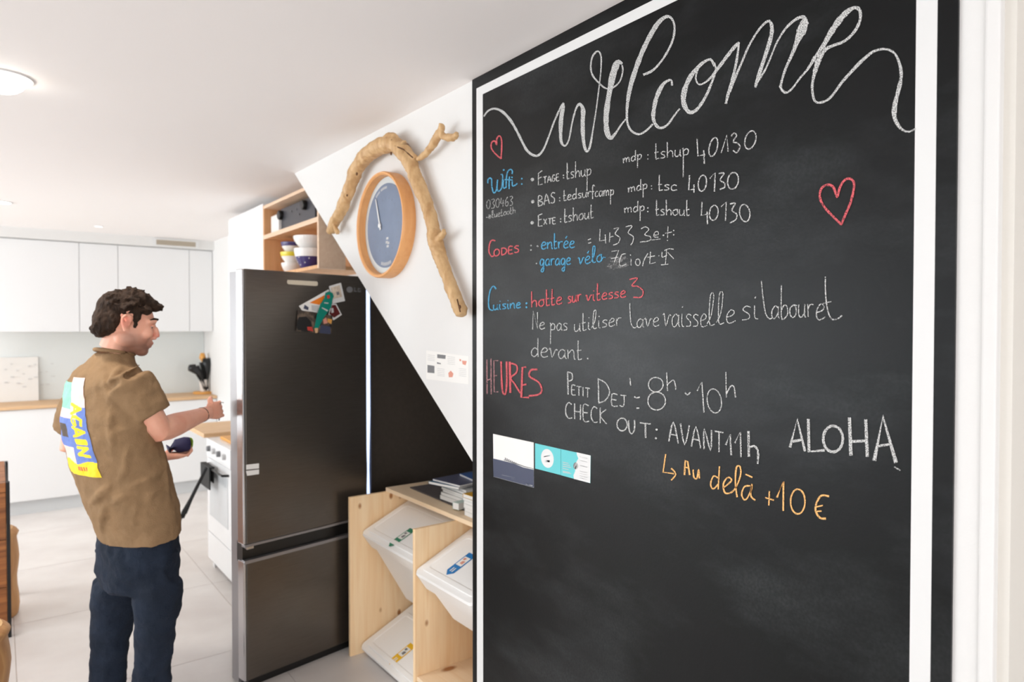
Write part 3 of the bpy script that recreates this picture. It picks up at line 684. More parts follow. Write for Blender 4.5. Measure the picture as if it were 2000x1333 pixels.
# leaflet on the white spandrel
c5 = lambda l: [(800 + x / 4.3, 650 + y / 4.3) for x, y in l]
cardthing('leaflet', 'small white leaflet with printed blocks taped to the white wall', 'leaflet', c5([(140,150),(495,200),(495,435),(140,390)]), D,
 [('black_print', M['grey'], [c5([(150,272),(208,280),(208,342),(150,336)]), c5([(232,182),(303,190),(300,222),(232,214)]), c5([(230,248),(262,258),(262,266),(230,262)])]),
  ('orange_print', M['skinpr'], [c5([(325,340),(345,320),(368,345),(360,375),(330,375)]), c5([(440,235),(480,240),(470,275),(445,265)]), c5([(418,222),(432,226),(432,240),(420,240)])]),
  ('grey_text', M['greyl'], [c5([(x, y), (x + 62, y + 8), (x + 62, y + 11), (x, y + 3)]) for x, ys in ((150, (185, 200, 215, 228)), (232, (300, 315, 330, 345, 358)), (318, (200, 215, 230, 245, 260)), (415, (300, 315, 330, 345, 360))) for y in ys])], M['paper'])

# ================================================================== CLOCK + DRIFTWOOD
XCf = D - 0.058
cc = P(742, 438, X=XCf)
RC = 0.0
top = P(742, 336, X=XCf); bot = P(742, 541, X=XCf); RC = (top.z - bot.z) / 2
cz = (top.z + bot.z) / 2; cy = (P(695, 438, X=XCf).y + P(789, 438, X=XCf).y) / 2
RY = (P(695, 438, X=XCf).y - P(789, 438, X=XCf).y) / 2
RC = (RC + RY) / 2
C0 = Vector((D, cy, cz))
ck = thing('wall_clock', 'round beech-rimmed wall clock with a blue-grey face framed by driftwood', 'clock', C0)
bm = bmesh.new(); lathe(bm, C0, [(RC * .93, -.030), (RC * .93, -.052), (RC * .955, -.058), (RC * .985, -.058), (RC, -.050), (RC, 0.0), (RC * .93, 0.0), (RC * .93, -.03)], 64, 'X', cap=False)
obj('rim', bm, M['clockwood'], ck, smooth=False)
bm = bmesh.new(); lathe(bm, C0, [(RC * .925, -.016), (RC * .925, -.020)], 64, 'X'); obj('backing', bm, M['clockring'], ck)
bm = bmesh.new(); lathe(bm, C0, [(RC * .80, -.020), (RC * .80, -.0225)], 64, 'X'); obj('face', bm, M['clockface'], ck)
def clockpt(a, r, x): return C0 + Vector((x, -r * RC * math.sin(R(a)), r * RC * math.cos(R(a))))
# white block marks of the dial: arc of lettering at the top and the bottom, tick marks
bm = bmesh.new()
for k in range(-9, 4):
    if k in (-4,): continue
    a = -6 + k * 3.0
    prism(bm, [clockpt(a - .9, .70, -.0226), clockpt(a + .9, .70, -.0226), clockpt(a + .9, .745, -.0226), clockpt(a - .9, .745, -.0226)], (-.0004, 0, 0))
for k in range(0, 12):
    a = 180 - 16 + k * 2.8
    prism(bm, [clockpt(a - .8, .70, -.0226), clockpt(a + .8, .70, -.0226), clockpt(a + .8, .76, -.0226), clockpt(a - .8, .76, -.0226)], (-.0004, 0, 0))
for dy, dz in ((0.0, -.25), (.02, -.32), (-.03, -.34), (-.01, -.40)):
    p = C0 + Vector((-.0226, dy * RC * 1.2 - .015, dz * RC))
    box(bm, p - Vector((.0004, .010, .005)), p + Vector((0, .010, .005)))
obj('dial_marks', bm, M['greyl'], ck)['label'] = 'small white lettering of the dial'
bm = bmesh.new()
for k in range(24): prism(bm, [clockpt(k * 15 - .35, .5, -.0226), clockpt(k * 15 + .35, .5, -.0226), clockpt(k * 15 + .35, .54, -.0226), clockpt(k * 15 - .35, .54, -.0226)], (-.0003, 0, 0))
obj('tick_marks', bm, M['grey'], ck)
bm = bmesh.new()
hp = P(742, 441, X=D - .026); ht = P(734, 390, X=D - .026)
dd = (ht - hp).normalized(); nn = dd.cross(Vector((1, 0, 0)))
prism(bm, [hp - dd * .02 + nn * .006, hp - dd * .02 - nn * .006, ht - nn * .0025, ht + nn * .0025], (-.0015, 0, 0))
lathe(bm, hp, [(.011, 0), (.011, -.004), (.006, -.006)], 16, 'X')
obj('hand', bm, M['white'], ck)['label'] = 'single white clock hand'

XD = D - 0.041
def W(x, y, off=0.0): return P(x, y, X=XD - off)
dw = thing('driftwood_branch', 'pale forked driftwood branch hung on the white wall around the clock', 'driftwood', W(770, 285))
bm = bmesh.new()
def branch(pts, k=1.0):
    pp = catmull([(x, y, r, o) for x, y, r, o in pts], 4)
    w_ = [W(p[0], p[1], p[3]) for p in pp]
    rr = [p[2] * k * (1 + 0.10 * noise.noise(q * 22)) for p, q in zip(pp, w_)]
    tube(bm, w_, rr, 12, 0.05)
branch([(646,454,.026,.004),(655,432,.026,.004),(668,408,.028,.004),(682,370,.030,.006),(697,330,.033,.008),(718,302,.035,.01),(745,286,.035,.01),(768,282,.034,.01),(790,300,.034,.006),(806,330,.030,.004),(822,372,.028,.0),(838,412,.026,.0),(846,448,.028,.0),(852,480,.030,.0),(868,525,.026,.0),(884,568,.025,.0),(897,600,.027,.0),(901,617,.019,.0)])
branch([(815,312,.010,.0),(830,302,.014,.0),(845,284,.016,.002),(857,264,.017,.004),(862,250,.015,.006),(862,242,.010,.006)])
branch([(858,262,.014,.004),(870,268,.014,.006),(883,268,.013,.008),(893,262,.011,.01)])
branch([(752,276,.018,.012),(762,268,.020,.012),(772,270,.014,.012)])
branch([(790,288,.010,.006),(800,300,.012,.006),(812,308,.014,.004)])
branch([(785,282,.008,.01),(790,276,.010,.012)])
branch([(852,472,.012,.0),(861,462,.014,.006),(867,455,.010,.01),(866,448,.006,.012)])
branch([(660,456,.012,.012),(656,448,.014,.012),(652,440,.010,.012)])
o = obj('wood', bm, M['drift'], dw)
remesh(o, 0.0045, 4, [(0.012, 0.06, 2), (0.006, 0.012, 2)])
bm = bmesh.new()
for (x, y, r) in ((697, 340, .006), (757, 283, .010), (765, 276, .006), (898, 600, .006), (678, 382, .0045), (764, 300, .006)):
    c_ = W(x, y, 0.034); ellip(bm, c_, Vector((.004, 0, 0)), Vector((0, r, 0)), Vector((0, 0, r * 1.3)), 8, 6)
for (xa, ya, xb, yb) in ((750, 272, 768, 284), (768, 284, 788, 292), (788, 292, 806, 308), (893, 585, 899, 610)):
    tube(bm, [W(xa, ya, .034), W((xa + xb) / 2, (ya + yb) / 2, .036), W(xb, yb, .032)], .0028, 6)
obj('knot', bm, mat('dark_wood_crack', (96, 62, 36), 0.9), dw)['label'] = 'dark knots and cracks'

# ================================================================== FRIDGE
FC = P(473.5, 643, d=2.81 * 1.05 / 1.0)        # front left corner (height replaced below)
r_ = ray(473.5, 643)
tt = 3.07 / r_.dot(Vector((math.sin(YAW), math.cos(YAW), 0)))
FC = CAM + r_ * tt; FC.z = 0
Ev = Vector((0.983, 0.184, 0)).normalized()     # along the front
Mv = Vector((-Ev.y, Ev.x, 0))                   # into the body
Nf = -Mv
def F(px, py, off=0.0):
    q = PP(px, py, FC + Nf * off, Nf); return q
def FL(e, m, z): return FC + Ev * e + Mv * m + Vector((0, 0, z))
fw = (F(715, 700) - FC).dot(Ev)
ftop = F(474, 524.5).z; g1 = F(474, 1057.5).z; g0 = F(476, 1099).z; g1b = F(474, 1072).z
fr = thing('fridge', 'tall dark steel fridge freezer with two doors beside the man', 'fridge', FL(fw / 2, .3, 0))
FM = Matrix.Translation(FC) @ Matrix(((Ev.x, Mv.x, 0, 0), (Ev.y, Mv.y, 0, 0), (0, 0, 1, 0), (0, 0, 0, 1)))
WF = fw + 0.004
# body tapers behind the doors
bm = bmesh.new()
prism(bm, [FL(.004, .068, .02), FL(.004, .13, .02), FL(.22, .58, .02), FL(WF - .03, .50, .02), FL(WF - .004, .068, .02)], (0, 0, ftop - .03))
obj('body', bm, M['steel_side'], fr)
def door(name, z0, z1):
    d = obj(name, bx((0.010, 0.0, z0), (WF, .06, z1), 0.006, FM), M['steel_dark'], fr)
    # light side profile of the door
    obj('edge_trim', bx((-.0005, .002, z0 + .001), (.0102, .061, z1 - .001), 0.004, FM), M['steel_bright'], d)['label'] = 'bright polished door edge'
    return d
du = door('upper_door', g1b + .012, ftop)
dl = door('lower_door', .045, g0)
obj('handle_recess', bx((.004, .022, g0 - .01), (WF - .002, .075, g1b + .02), 0, FM), M['black'], fr)
obj('handle_lip', bx((.002, -.002, g1b), (WF, .030, g1b + .0125), .003, FM), M['steel_side'], fr)
obj('lower_lip', bx((.002, -.003, g0 - .012), (WF, .030, g0 + .004), .003, FM), M['steel_side'], fr)
obj('hinge_bracket', bx((.012, -.004, g1b - .010), (.045, .02, g1b + .002), .001, FM), M['chrome'], fr)
obj('plinth', bx((.03, .03, 0), (WF - .02, .12, .045), 0, FM), M['black'], fr)
# round maker emblem and its two letters, upper right of the upper door
def fpoly(pts, off, th=.0006, mi=0, bm=None):
    prism(bm, [F(x, y, off) for x, y in pts], Mv * th, mi)
bm = bmesh.new()
fpoly([(683 + 6 * math.cos(R(a)), 566 + 6 * math.sin(R(a))) for a in range(0, 360, 24)], .0012, bm=bm)
fpoly([(692, 562), (693.5, 562), (693.5, 568.5), (697, 569), (697, 570.5), (692, 570)], .0012, bm=bm)
fpoly([(699, 563), (704, 563.5), (704, 565), (700.5, 565), (700.5, 569), (703, 569.3), (703, 567.5), (704.5, 567.5), (704.5, 571), (699, 570.5)], .0012, bm=bm)
obj('emblem', bm, M['grey'], fr)['label'] = 'grey round emblem with two letters'
bm = bmesh.new()
fpoly([(562, 547), (619, 550), (621, 553), (620.5, 558), (617, 559), (563, 555.5), (560.5, 552)], .0014, th=.001, bm=bm)
tag(recentre(obj('label_strip', bm, mat('beige_strip', (206, 196, 176), 0.5)), F(590, 553)), 'narrow beige strip stuck near the top of the fridge door', 'sticker')
for k, pl in enumerate(([(481, 908.5), (506, 905.5), (506, 915.5), (481, 918)], [(480.5, 920.5), (506, 917.5), (506, 926.5), (483, 930)])):
    bm = bmesh.new(); fpoly(pl, .0012, bm=bm)
    tag(recentre(obj('sticker', bm, M['paper']), F(493, 910 + 14 * k)), ('upper' if k == 0 else 'lower') + ' of the two small white stickers low on the fridge door', 'sticker')
# photos and postcards held by a teal opener
def fthing(name, label, cat, off, polys):
    c = F(*polys[0][1][0], off); t = thing(name, label, cat, c)
    for i, (nm, pl, m) in enumerate(polys):
        bm = bmesh.new(); fpoly(pl, off + i * .0009, th=.0008, bm=bm); obj(nm, bm, m, t)
    return t
c3 = lambda l: [(440 + x / 5.553, 500 + y / 5.553) for x, y in l]
fthing('instant_photo', 'white-framed instant photo at the top right of the fridge pictures', 'photo', .001,
       [('frame', c3([(1125,330),(1255,292),(1300,490),(1165,520)]), M['white']), ('picture', c3([(1145,345),(1240,318),(1268,445),(1170,468)]), mat('pale_photo', (206, 190, 172), .4, rgb2=(228, 214, 196), nscale=60)), ('figure', c3([(1205,395),(1232,388),(1240,420),(1212,428)]), M['grey'])])
fthing('instant_photo', 'dark red photo with white frame at the right of the fridge pictures', 'photo', .001,
       [('frame', c3([(1150,520),(1205,520),(1265,640),(1175,700),(1120,640)]), M['white']), ('picture', c3([(1160,535),(1197,532),(1248,630),(1182,672),(1130,630)]), M['darkred']), ('figure', c3([(1150,570),(1172,565),(1178,615),(1152,622)]), M['greyl'])])
fthing('postcard', 'orange and white postcard slanting behind the teal opener', 'card', .005,
       [('card', c3([(800,545),(1120,365),(1150,420),(1040,620),(960,640),(830,590)]), M['paper']), ('orange_print', c3([(915,510),(1090,420),(1105,440),(1020,532)]), M['orange']), ('dark_print', c3([(862,530),(905,560),(900,590),(850,572)]), M['navy']), ('grey_print', c3([(935,535),(1010,540),(1000,610),(940,590)]), M['greyl'])])
fthing('photograph', 'dark group photograph at the bottom of the fridge pictures', 'photo', .010,
       [('picture', c3([(790,590),(955,610),(1165,650),(1150,855),(770,815)]), M['photo']),
        ('dark_figure', c3([(800,665),(880,660),(935,720),(950,825),(790,805),(770,750)]), M['matblack']), ('pink_figure', c3([(1060,690),(1095,670),(1110,730),(1070,740)]), M['skinpr']), ('red_figure', c3([(890,770),(940,770),(955,820),(895,808)]), M['red']),
        ('dark_figure', c3([(1040,750),(1140,770),(1145,850),(1020,838)]), M['navy']), ('tan_figure', c3([(1110,680),(1160,690),(1150,740),(1110,720)]), M['amber'])])
# opener
op = thing('bottle_opener', 'teal bottle opener magnet hanging over the fridge pictures', 'bottle opener', F(1080 / 5.553 + 440, 600 / 5.553 + 500, .02))
bm = bmesh.new(); prism(bm, [F(x, y, .022) for x, y in c3([(1095,400),(1130,385),(1165,405),(1178,440),(1165,475),(1150,560),(1075,660),(1030,745),(1010,790),(968,790),(985,720),(1000,640),(1040,520),(1080,460)])], Mv * .006); obj('handle', bm, M['tealglass'], op)
bm = bmesh.new(); prism(bm, [F(x, y, .024) for x, y in c3([(1045,565),(1055,560),(1115,590),(1108,605)])], Mv * .0015); prism(bm, [F(x, y, .024) for x, y in c3([(1075,505),(1120,510),(1118,520),(1075,515)])], Mv * .0015); obj('stripe', bm, M['greyl'], op)
bm = bmesh.new(); prism(bm, [F(x, y, .024) for x, y in c3([(1105,430),(1130,425),(1135,460),(1110,465)])], Mv * .0015); obj('ring_print', bm, M['red'], op)
bm = bmesh.new(); prism(bm, [F(x, y, .023) for x, y in c3([(972,785),(1008,785),(1002,835),(985,838)])], Mv * .006); obj('tip', bm, M['counter'], op)

# ---- highlight on the fridge's right door edge, put in as an added glowing tube
sl = thing('edge_highlight', 'slim upright white glow standing in for the highlight on the right edge of the fridge', 'light', FL(fw + .012, .03, 0))
bm = bmesh.new(); tube(bm, [FL(fw + .0195, .012, .62), FL(fw + .0195, .012, 1.2), FL(fw + .0195, .012, 1.862)], [.0115, .0115, .0115], 12); obj('highlight_glow', bm, M['strip'], sl, smooth=True)
bm = bmesh.new(); box(bm, (fw + .029, .012, .60), (fw + .040, .05, 1.87), FM); obj('highlight_side', bm, M['highlightside'], sl)
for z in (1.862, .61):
    bm = bmesh.new(); box(bm, (fw + .0085, .002, z - .006), (fw + .028, .03, z + .006), FM); obj('highlight_end', bm, M['highlightside'], sl)

# ================================================================== BIN SHELF
HS = 0.805
A1 = P(680, 971, Z=HS); A2 = P(802, 952, Z=HS)
SY = (A1.y + A2.y) / 2; SX0 = A1.x; SX1 = 1.98
TBX = P(766, 965, Z=HS).x
Bv = P(796, 1035, Z=HS); DY = Bv.y; DX0 = Bv.x
SYN = 1.98
TH = .018
sh = thing('bin_shelf', 'pine shelf unit holding white recycling bins under the stairs', 'shelf', (1.6, (SY + SYN) / 2, 0))
obj('side_panel', bx((SX0, SY - TH, 0), (SX1, SY, HS), .0015), M['pine'], sh)
obj('divider', bx((SX0 - .006, DY - TH, 0), (SX1, DY, HS), .0015), M['pine'], sh)
ND = P(797, 1100, X=SX0)
obj('side_panel', bx((D + T + .01, SYN - TH, 0), (SX1, SYN, HS), .0015), M['pine'], sh)
pw = [TBX, TBX + .155, TBX + .31, SX1]
for a, b in zip(pw, pw[1:]):
    obj('top_board', bx((a + .0005, SYN if a > D + T else LY + .004, HS - .0008), (b - .0005, SY - .0008, HS + .019), .001), M['pineY'], sh)
SHZ = P(808, 1318, X=SX0).z
obj('shelf_board', bx((SX0 + .002, LY + .004, SHZ - .018), (SX1, DY - TH - .0005, SHZ), .001), M['pineY'], sh)
obj('back_panel', bx((SX1, SYN, 0), (SX1 + .008, SY, HS)), M['pineY'], sh)

def make_bin(label, y0, y1, FXc, FZ, tilt, depth, hgt, stk, skirt, side_clip=None):
    """front-lower-left rim corner at (FXc, y1, FZ); tilted about Y"""
    t = thing('recycling_bin', label, 'bin', (FXc + .05, (y0 + y1) / 2, FZ - hgt), 'white recycling bins in the pine shelf')
    c, s = math.cos(tilt), math.sin(tilt)
    # local x: from front to back (rising), local z: normal to lid
    Mx = Matrix.Translation((FXc, 0, FZ)) @ Matrix(((c, 0, -s, 0), (0, 1, 0, 0), (s, 0, c, 0), (0, 0, 0, 1)))
    w_ = y1 - y0; yc = (y0 + y1) / 2
    def T_(x, y, z): return Mx @ Vector((x, y, z))
    # body, tapered, rounded corners
    bm = bmesh.new()
    rings = []
    def rr(x0, x1, ya, yb, z, r=.03, n=4):
        out = []
        for cx, cy_, a0 in ((x1 - r, yb - r, 0), (x0 + r, yb - r, 90), (x0 + r, ya + r, 180), (x1 - r, ya + r, 270)):
            for k in range(n + 1): a = R(a0 + 90 * k / n); out.append(T_(cx + r * math.cos(a), cy_ + r * math.sin(a), z))
        return out
    def loop(bm, L_): return [bm.verts.new(p) for p in L_]
    def bridge(bm, a, b):
        for i in range(len(a)): bm.faces.new((a[i], a[(i + 1) % len(a)], b[(i + 1) % len(a)], b[i]))
    ls = [loop(bm, rr(.05, depth - .07, y0 + .05, y1 - .05, -hgt)), loop(bm, rr(.022, depth - .025, y0 + .022, y1 - .022, -skirt + .015))]
    bridge(bm, ls[0], ls[1]); bm.faces.new(ls[0][::-1]); bm.faces.new(ls[1])
    obj('body', bm, M['binwhite'], t, smooth=False)
    # rim collar
    bm = bmesh.new()
    l0 = loop(bm, rr(.012, depth - .012, y0 + .006, y1 - .006, -skirt)); l1 = loop(bm, rr(0, depth, y0, y1, -.010)); l2 = loop(bm, rr(.004, depth - .004, y0 + .004, y1 - .004, 0))
    l3 = loop(bm, rr(.016, depth - .016, y0 + .016, y1 - .016, .0))
    bridge(bm, l0, l1); bridge(bm, l1, l2); bridge(bm, l2, l3); bm.faces.new(l0[::-1]); bm.faces.new(l3)
    if side_clip: box(bm, (0.002, y1 - .03, -.080), (.035, side_clip, -.003), Mx, .006)
    obj('rim', bm, M['binwhite'], t, smooth=False)
    # lid panel with recess
    bm = bmesh.new()
    a = loop(bm, rr(.028, depth - .075, y0 + .028, y1 - .028, .0012, .02)); b = loop(bm, rr(.030, depth - .078, y0 + .030, y1 - .030, .006, .02))
    c_ = loop(bm, rr(.050, depth - .095, y0 + .050, y1 - .050, .006, .02)); d_ = loop(bm, rr(.056, depth - .10, y0 + .056, y1 - .056, .0035, .02))
    bridge(bm, a, b); bridge(bm, b, c_); bridge(bm, c_, d_); bm.faces.new(a[::-1]); bm.faces.new(d_)
    ld = obj('lid', bm, M['binwhite'], t, smooth=False)
    # printed arrow sticker
    if stk:
        m, spx, spy, pic = stk
        nz = (T_(0, 0, 1) - T_(0, 0, 0)); lq = Mx.inverted() @ PP(spx, spy, T_(0, 0, .004), nz)
        sx, sy = lq.x - .07, lq.y
        def sp(l, z): return [T_(sx + x, sy + y, z) for x, y in l]
        bm = bmesh.new(); prism(bm, sp([(0, 0), (.022, -.026), (.14, -.026), (.14, .026), (.022, .026)], .0042), Mx.to_3x3() @ Vector((0, 0, .0005))); so = obj('sticker', bm, m, t)
        bm = bmesh.new(); prism(bm, sp([(.062, -.020), (.115, -.020), (.115, .020), (.062, .020)], .0049), Mx.to_3x3() @ Vector((0, 0, .0003))); obj('picture', bm, M['paper'], so)
        bm = bmesh.new(); prism(bm, sp([(.072, -.012), (.092, -.014), (.090, .004), (.074, .006)], .0053), Mx.to_3x3() @ Vector((0, 0, .0003)))
        prism(bm, sp([(.095, 0), (.108, -.004), (.108, .014), (.097, .014)], .0053), Mx.to_3x3() @ Vector((0, 0, .0003))); obj('picture', bm, pic, so)
        bm = bmesh.new()
        for q in (-.010, .003): prism(bm, sp([(.022, q), (.046, q), (.046, q + .006), (.022, q + .006)], .0049), Mx.to_3x3() @ Vector((0, 0, .0003)))
        obj('lettering', bm, M['white'], so)
    return t
y1a = SY - TH - .012; y0a = DY + .012
pA = P(703, 1040, Y=y1a); pB = P(768, 996, Y=y1a)
til = math.atan2(pB.z - pA.z, pB.x - pA.x)
make_bin('upper left white bin with green sticker in the pine shelf', y0a, y1a, pA.x, pA.z - .003, til, .36, .42, (M['green'], 783, 1051, M['grey']), .085)
pC = P(701, 1262, Y=y1a)
make_bin('lower left white bin with yellow sticker in the pine shelf', y0a, y1a, pC.x, pC.z, til, .36, .062, (M['yellow'], 784, 1279, M['grey']), .053)
# nearer bin, pulled out past the divider
y1c = DY - TH - .003
pR = P(921, 1192, Y=LY + .006)
pD = Vector((pR.x, 0, pR.z))
make_bin('right white bin with blue sticker in the pine shelf beside the chalkboard', LY + .006, y1c, pD.x, P(806, 1117, X=pD.x).z, til, .36, .255, (M['blue'], 898, 1103, M['skinpr']), .085)

# ================================================================== THINGS ON THE SHELF TOP
ZT = HS + .019
q0 = P(800, 953, Z=ZT); q1 = P(903, 1003, Z=ZT)
mt = bx((P(840, 975, Z=ZT).x, 2.12, ZT), (1.95, q0.y - .02, ZT + .006), .002)
bm = bmesh.new()
a_, b_, c_ = P(800, 954, Z=ZT), P(900, 1000, Z=ZT), P(925, 1010, Z=ZT)
prism(bm, [Vector((a_.x, a_.y, ZT)), Vector((a_.x - .02, P(909, 1006, Z=ZT).y + .015, ZT)), Vector((1.93, P(909, 1006, Z=ZT).y + .015, ZT)), Vector((1.93, a_.y, ZT))], (0, 0, .006))
bmesh.ops.bevel(bm, geom=list(bm.edges), offset=.002, segments=1, affect='EDGES')
mt.free()
tag(recentre(obj('felt_mat', bm, M['felt']), (a_.x, a_.y, ZT)), 'dark grey felt mat under the magazines on the pine shelf', 'mat')
ZM = ZT + .0062
s1 = P(864, 975, Z=ZM)
magcols = [(226, 224, 218), (214, 214, 210), (222, 220, 214), (200, 204, 200), (228, 226, 222), (206, 208, 206), (40, 92, 124), (92, 96, 120), (70, 110, 176)]
mm = [mat('magazine_cover', c, .35) for c in magcols]
def magazine(name, label, x, y, z, w_, l_, h, rot, mcover, cat='magazine', group=None, mp=None):
    t = thing(name, label, cat, (x, y, z), group)
    Mt = Matrix.Translation((x, y, z)) @ Matrix.Rotation(rot, 4, 'Z')
    obj('pages', bx((.001, .001, .0008), (w_ - .002, l_ - .002, h - .0008), 0, Mt), mp or M['paper'], t)
    bm = bmesh.new(); box(bm, (0, 0, 0), (w_, l_, .0008), Mt); box(bm, (0, 0, h - .0008), (w_, l_, h), Mt); box(bm, (0, l_ - .001, 0), (w_, l_, h), Mt)
    obj('cover', bm, mcover, t); return t
z = ZM
names1 = ['lowest magazine of the left stack on the pine shelf', 'second magazine from the bottom of the left stack', 'third magazine from the bottom of the left stack', 'middle magazine of the left stack with grey cover', 'white magazine above the middle of the left stack', 'thin grey magazine below the splayed ones of the left stack']
for k in range(6):
    h = (.018, .014, .012, .010, .010, .010)[k]
    magazine('magazine', names1[k], s1.x + (k % 3) * .004 + .0, s1.y - .20 + (k % 2) * .004, z, .28, .21, h, R(2 - k), mm[k], group='magazines stacked on the shelf'); z += h + .0004
magazine('magazine', 'splayed magazine with dark teal cover sticking out left on the stack', s1.x - .012, s1.y - .165, z, .27, .20, .012, R(14), mm[6], group='magazines stacked on the shelf'); z += .0124
magazine('magazine', 'magazine with grey violet cover on the left stack', s1.x - .010, s1.y - .170, z, .27, .20, .009, R(8), mm[7], group='magazines stacked on the shelf'); z += .0094
magazine('magazine', 'topmost magazine with bright blue cover on the left stack', s1.x + .075, s1.y - .19, z, .25, .20, .010, R(-8), mm[8], group='magazines stacked on the shelf'); z += .0104
bm = bx((0, 0, 0), (.05, .06, .02), .003, Matrix.Translation((s1.x + .17, s1.y - .17, z)))
tag(recentre(obj('yellow_box', bm, M['yellow']), (s1.x + .17, s1.y - .17, z)), 'small yellow box on top of the magazines beside the chalkboard', 'box')
s2 = P(893, 1003, Z=ZT)
z = ZM
magazine('leaflet_pad', 'pale green leaflet lying between the two stacks', s2.x + .02, s2.y + .02, z, .12, .04, .03, R(10), mat('pale_green', (196, 216, 208), .5), 'leaflet')
z = ZT + .0002
zb = z
x2, y2 = P(909, 1006, Z=ZT).x, P(909, 1006, Z=ZT).y
for k in range(6):
    h = (.018, .016, .018, .015, .012, .016)[k]
    mc = M['yellow'] if k == 5 else mm[(k * 2) % 5]
    lab = ['lowest', 'second from the bottom', 'third from the bottom', 'fourth from the bottom', 'fifth from the bottom', 'topmost, yellow covered'][k]
    magazine('booklet', 'small booklet, %s of the right stack beside the chalkboard' % lab, x2 - .012 + .003 * (k % 2), y2 - .13, z, .17, .13, h, R(-3 + k), mat('ochre_cover', (230, 176, 52), .4) if k == 5 else mc, 'booklet', 'booklets in the right stack'); z += h + .0003

# ================================================================== OPEN SHELF ABOVE THE FRIDGE + WHITE UNIT
KX = 1.45
yA = P(622.5, 480, X=KX).y; yB_ = P(514, 460, X=KX).y
zt = P(514, 403, X=KX).z; zm = P(514, 461, X=KX).z; zb2 = max(P(577, 530, X=KX + .05).z - .02, ftop + .004)
xs = P(667, 480, Y=yA).x
xs = min(max(xs, KX + .16), XK - .003)
ws = thing('open_wall_shelf', 'light wooden open wall shelf above the fridge with amplifier and bowls', 'shelf', (KX, (yA + yB_) / 2, zb2))
obj('side_panel', bx((KX, yA, zb2), (xs, yA + .022, zt + .0), .001), M['shelfedge'], ws)
obj('side_panel', bx((KX, yB_ - .02, zb2), (XK - .002, yB_, zt), .001), M['shelfwood'], ws)
obj('top_board', bx((KX, yA + .022, zt - .02), (XK - .002, yB_ - .02, zt), .001), M['shelfedge'], ws)
obj('shelf_board', bx((KX + .002, yA + .022, zm - .026), (XK - .002, yB_ - .02, zm), .001), M['shelfwood'], ws)
obj('shelf_edge', bx((KX - .001, yA + .0, zm - .027), (KX + .0015, yB_ - .0, zm + .001), .0), M['shelfedge'], ws)
obj('bottom_board', bx((KX + .0, yA + .022, zb2), (XK - .002, yB_ - .02, zb2 + .02), .001), M['shelfwood'], ws)
obj('back_panel', bx((XK - .001, yA + .022, zb2), (XK + .006, yB_, zt)), M['shelfwood'], ws)
# amplifier
yR, yL = P(612, 420, X=KX + .04).y, P(545, 420, X=KX + .04).y
am = thing('amplifier', 'dark grey amplifier with black knobs on the open shelf', 'amplifier', (KX + .04, (yR + yL) / 2, zm))
za = zm + .004; zh = P(545, 409, X=KX + .04).z
obj('case', bx((KX + .06, yR - .0, za), (XK - .06, yL, zh), .003), M['black'], am)
obj('front_plate', bx((KX + .05, yR - .0, za), (KX + .06, yL, zh), .002), M['amp'], am)
for (px, py) in ((551, 421), (597, 401)):
    c_ = P(px, py, X=KX + .05)
    bm = bmesh.new(); lathe(bm, c_, [(.030, .0), (.030, -.022), (.026, -.026)], 24, 'X'); obj('knob', bm, M['black'], am)
for (px, py) in ((580, 409), (585, 419), (570, 413)):
    c_ = P(px, py, X=KX + .05); bm = bmesh.new(); lathe(bm, c_, [(.006, 0), (.006, -.006)], 12, 'X'); obj('button', bm, M['grey'], am)
bm = bx((KX + .03, P(544, 430, X=KX + .03).y, zm), (KX + .07, P(529, 430, X=KX + .03).y, P(535, 421, X=KX + .03).z), .006)
tag(recentre(obj('white_box', bm, M['ceramic']), (KX + .05, P(535, 430, X=KX).y, zm)), 'small white box standing left of the amplifier on the open shelf', 'box')
# bowls
zf = zb2 + .02
def bowl(c, r, h, cols, label, group='bowls on the open shelf', rim=None):
    t = thing('bowl', label, 'bowl', c, group)
    prof = lambda a, b: [(r * (.55 + .45 * math.sin(R(90 * (a + (b - a) * k / 8)))), h * (a + (b - a) * k / 8)) for k in range(9)]
    bm = bmesh.new(); pr = prof(0, .62 if len(cols) > 1 else 1.0); lathe(bm, c, pr, 32); obj('body', bm, cols[0], t, smooth=False)
    if len(cols) > 1:
        bm = bmesh.new(); p2 = [(q * 1.004, hh) for q, hh in prof(.60, 1.0)] + [(r * .94, h), (r * .5, h * .5)]; lathe(bm, c, p2, 32, cap=False); obj('rim_band', bm, cols[1], t)
    return t
def sat(px, py, dx): 
    q = P(px, 520, X=KX + dx); return Vector((q.x, q.y, zf))
cA = sat(606, 520, .085); rA = .095
b1 = bowl(cA, rA, .125, [M['bowlblue'], M['ceramic']], 'indigo bowl with white dots under the white bowl')
bm = bmesh.new()
for (a, hh) in ((200, .55), (170, .35), (225, .3), (190, .2), (245, .5), (150, .5)):
    rr_ = rA * (.55 + .45 * math.sin(R(90 * hh))) ; hz = hh * .125
    p = cA + Vector((math.cos(R(a)) * rr_, math.sin(R(a)) * rr_, hz)); ellip(bm, p, Vector((.004, 0, 0)), Vector((0, .004, 0)), Vector((0, 0, .004)), 8, 6)
obj('dots', bm, M['ceramic'], b1)
bowl(cA + Vector((0, 0, .1255)), rA * 1.04, .075, [M['ceramic']], 'white bowl stacked on the indigo bowl')
cBt = sat(571, 520, .11)
bowl(cBt, .07, .07, [M['ceramic']], 'lowest white bowl of the left pile')
bowl(cBt + Vector((0, 0, .0703)), .075, .07, [M['ceramic'], M['bowlyellow']], 'white bowl with yellow band in the left pile')
bowl(cBt + Vector((0, 0, .1406)), .072, .065, [M['ceramic'], M['bowlblue']], 'small indigo and white bowl topping the left pile')
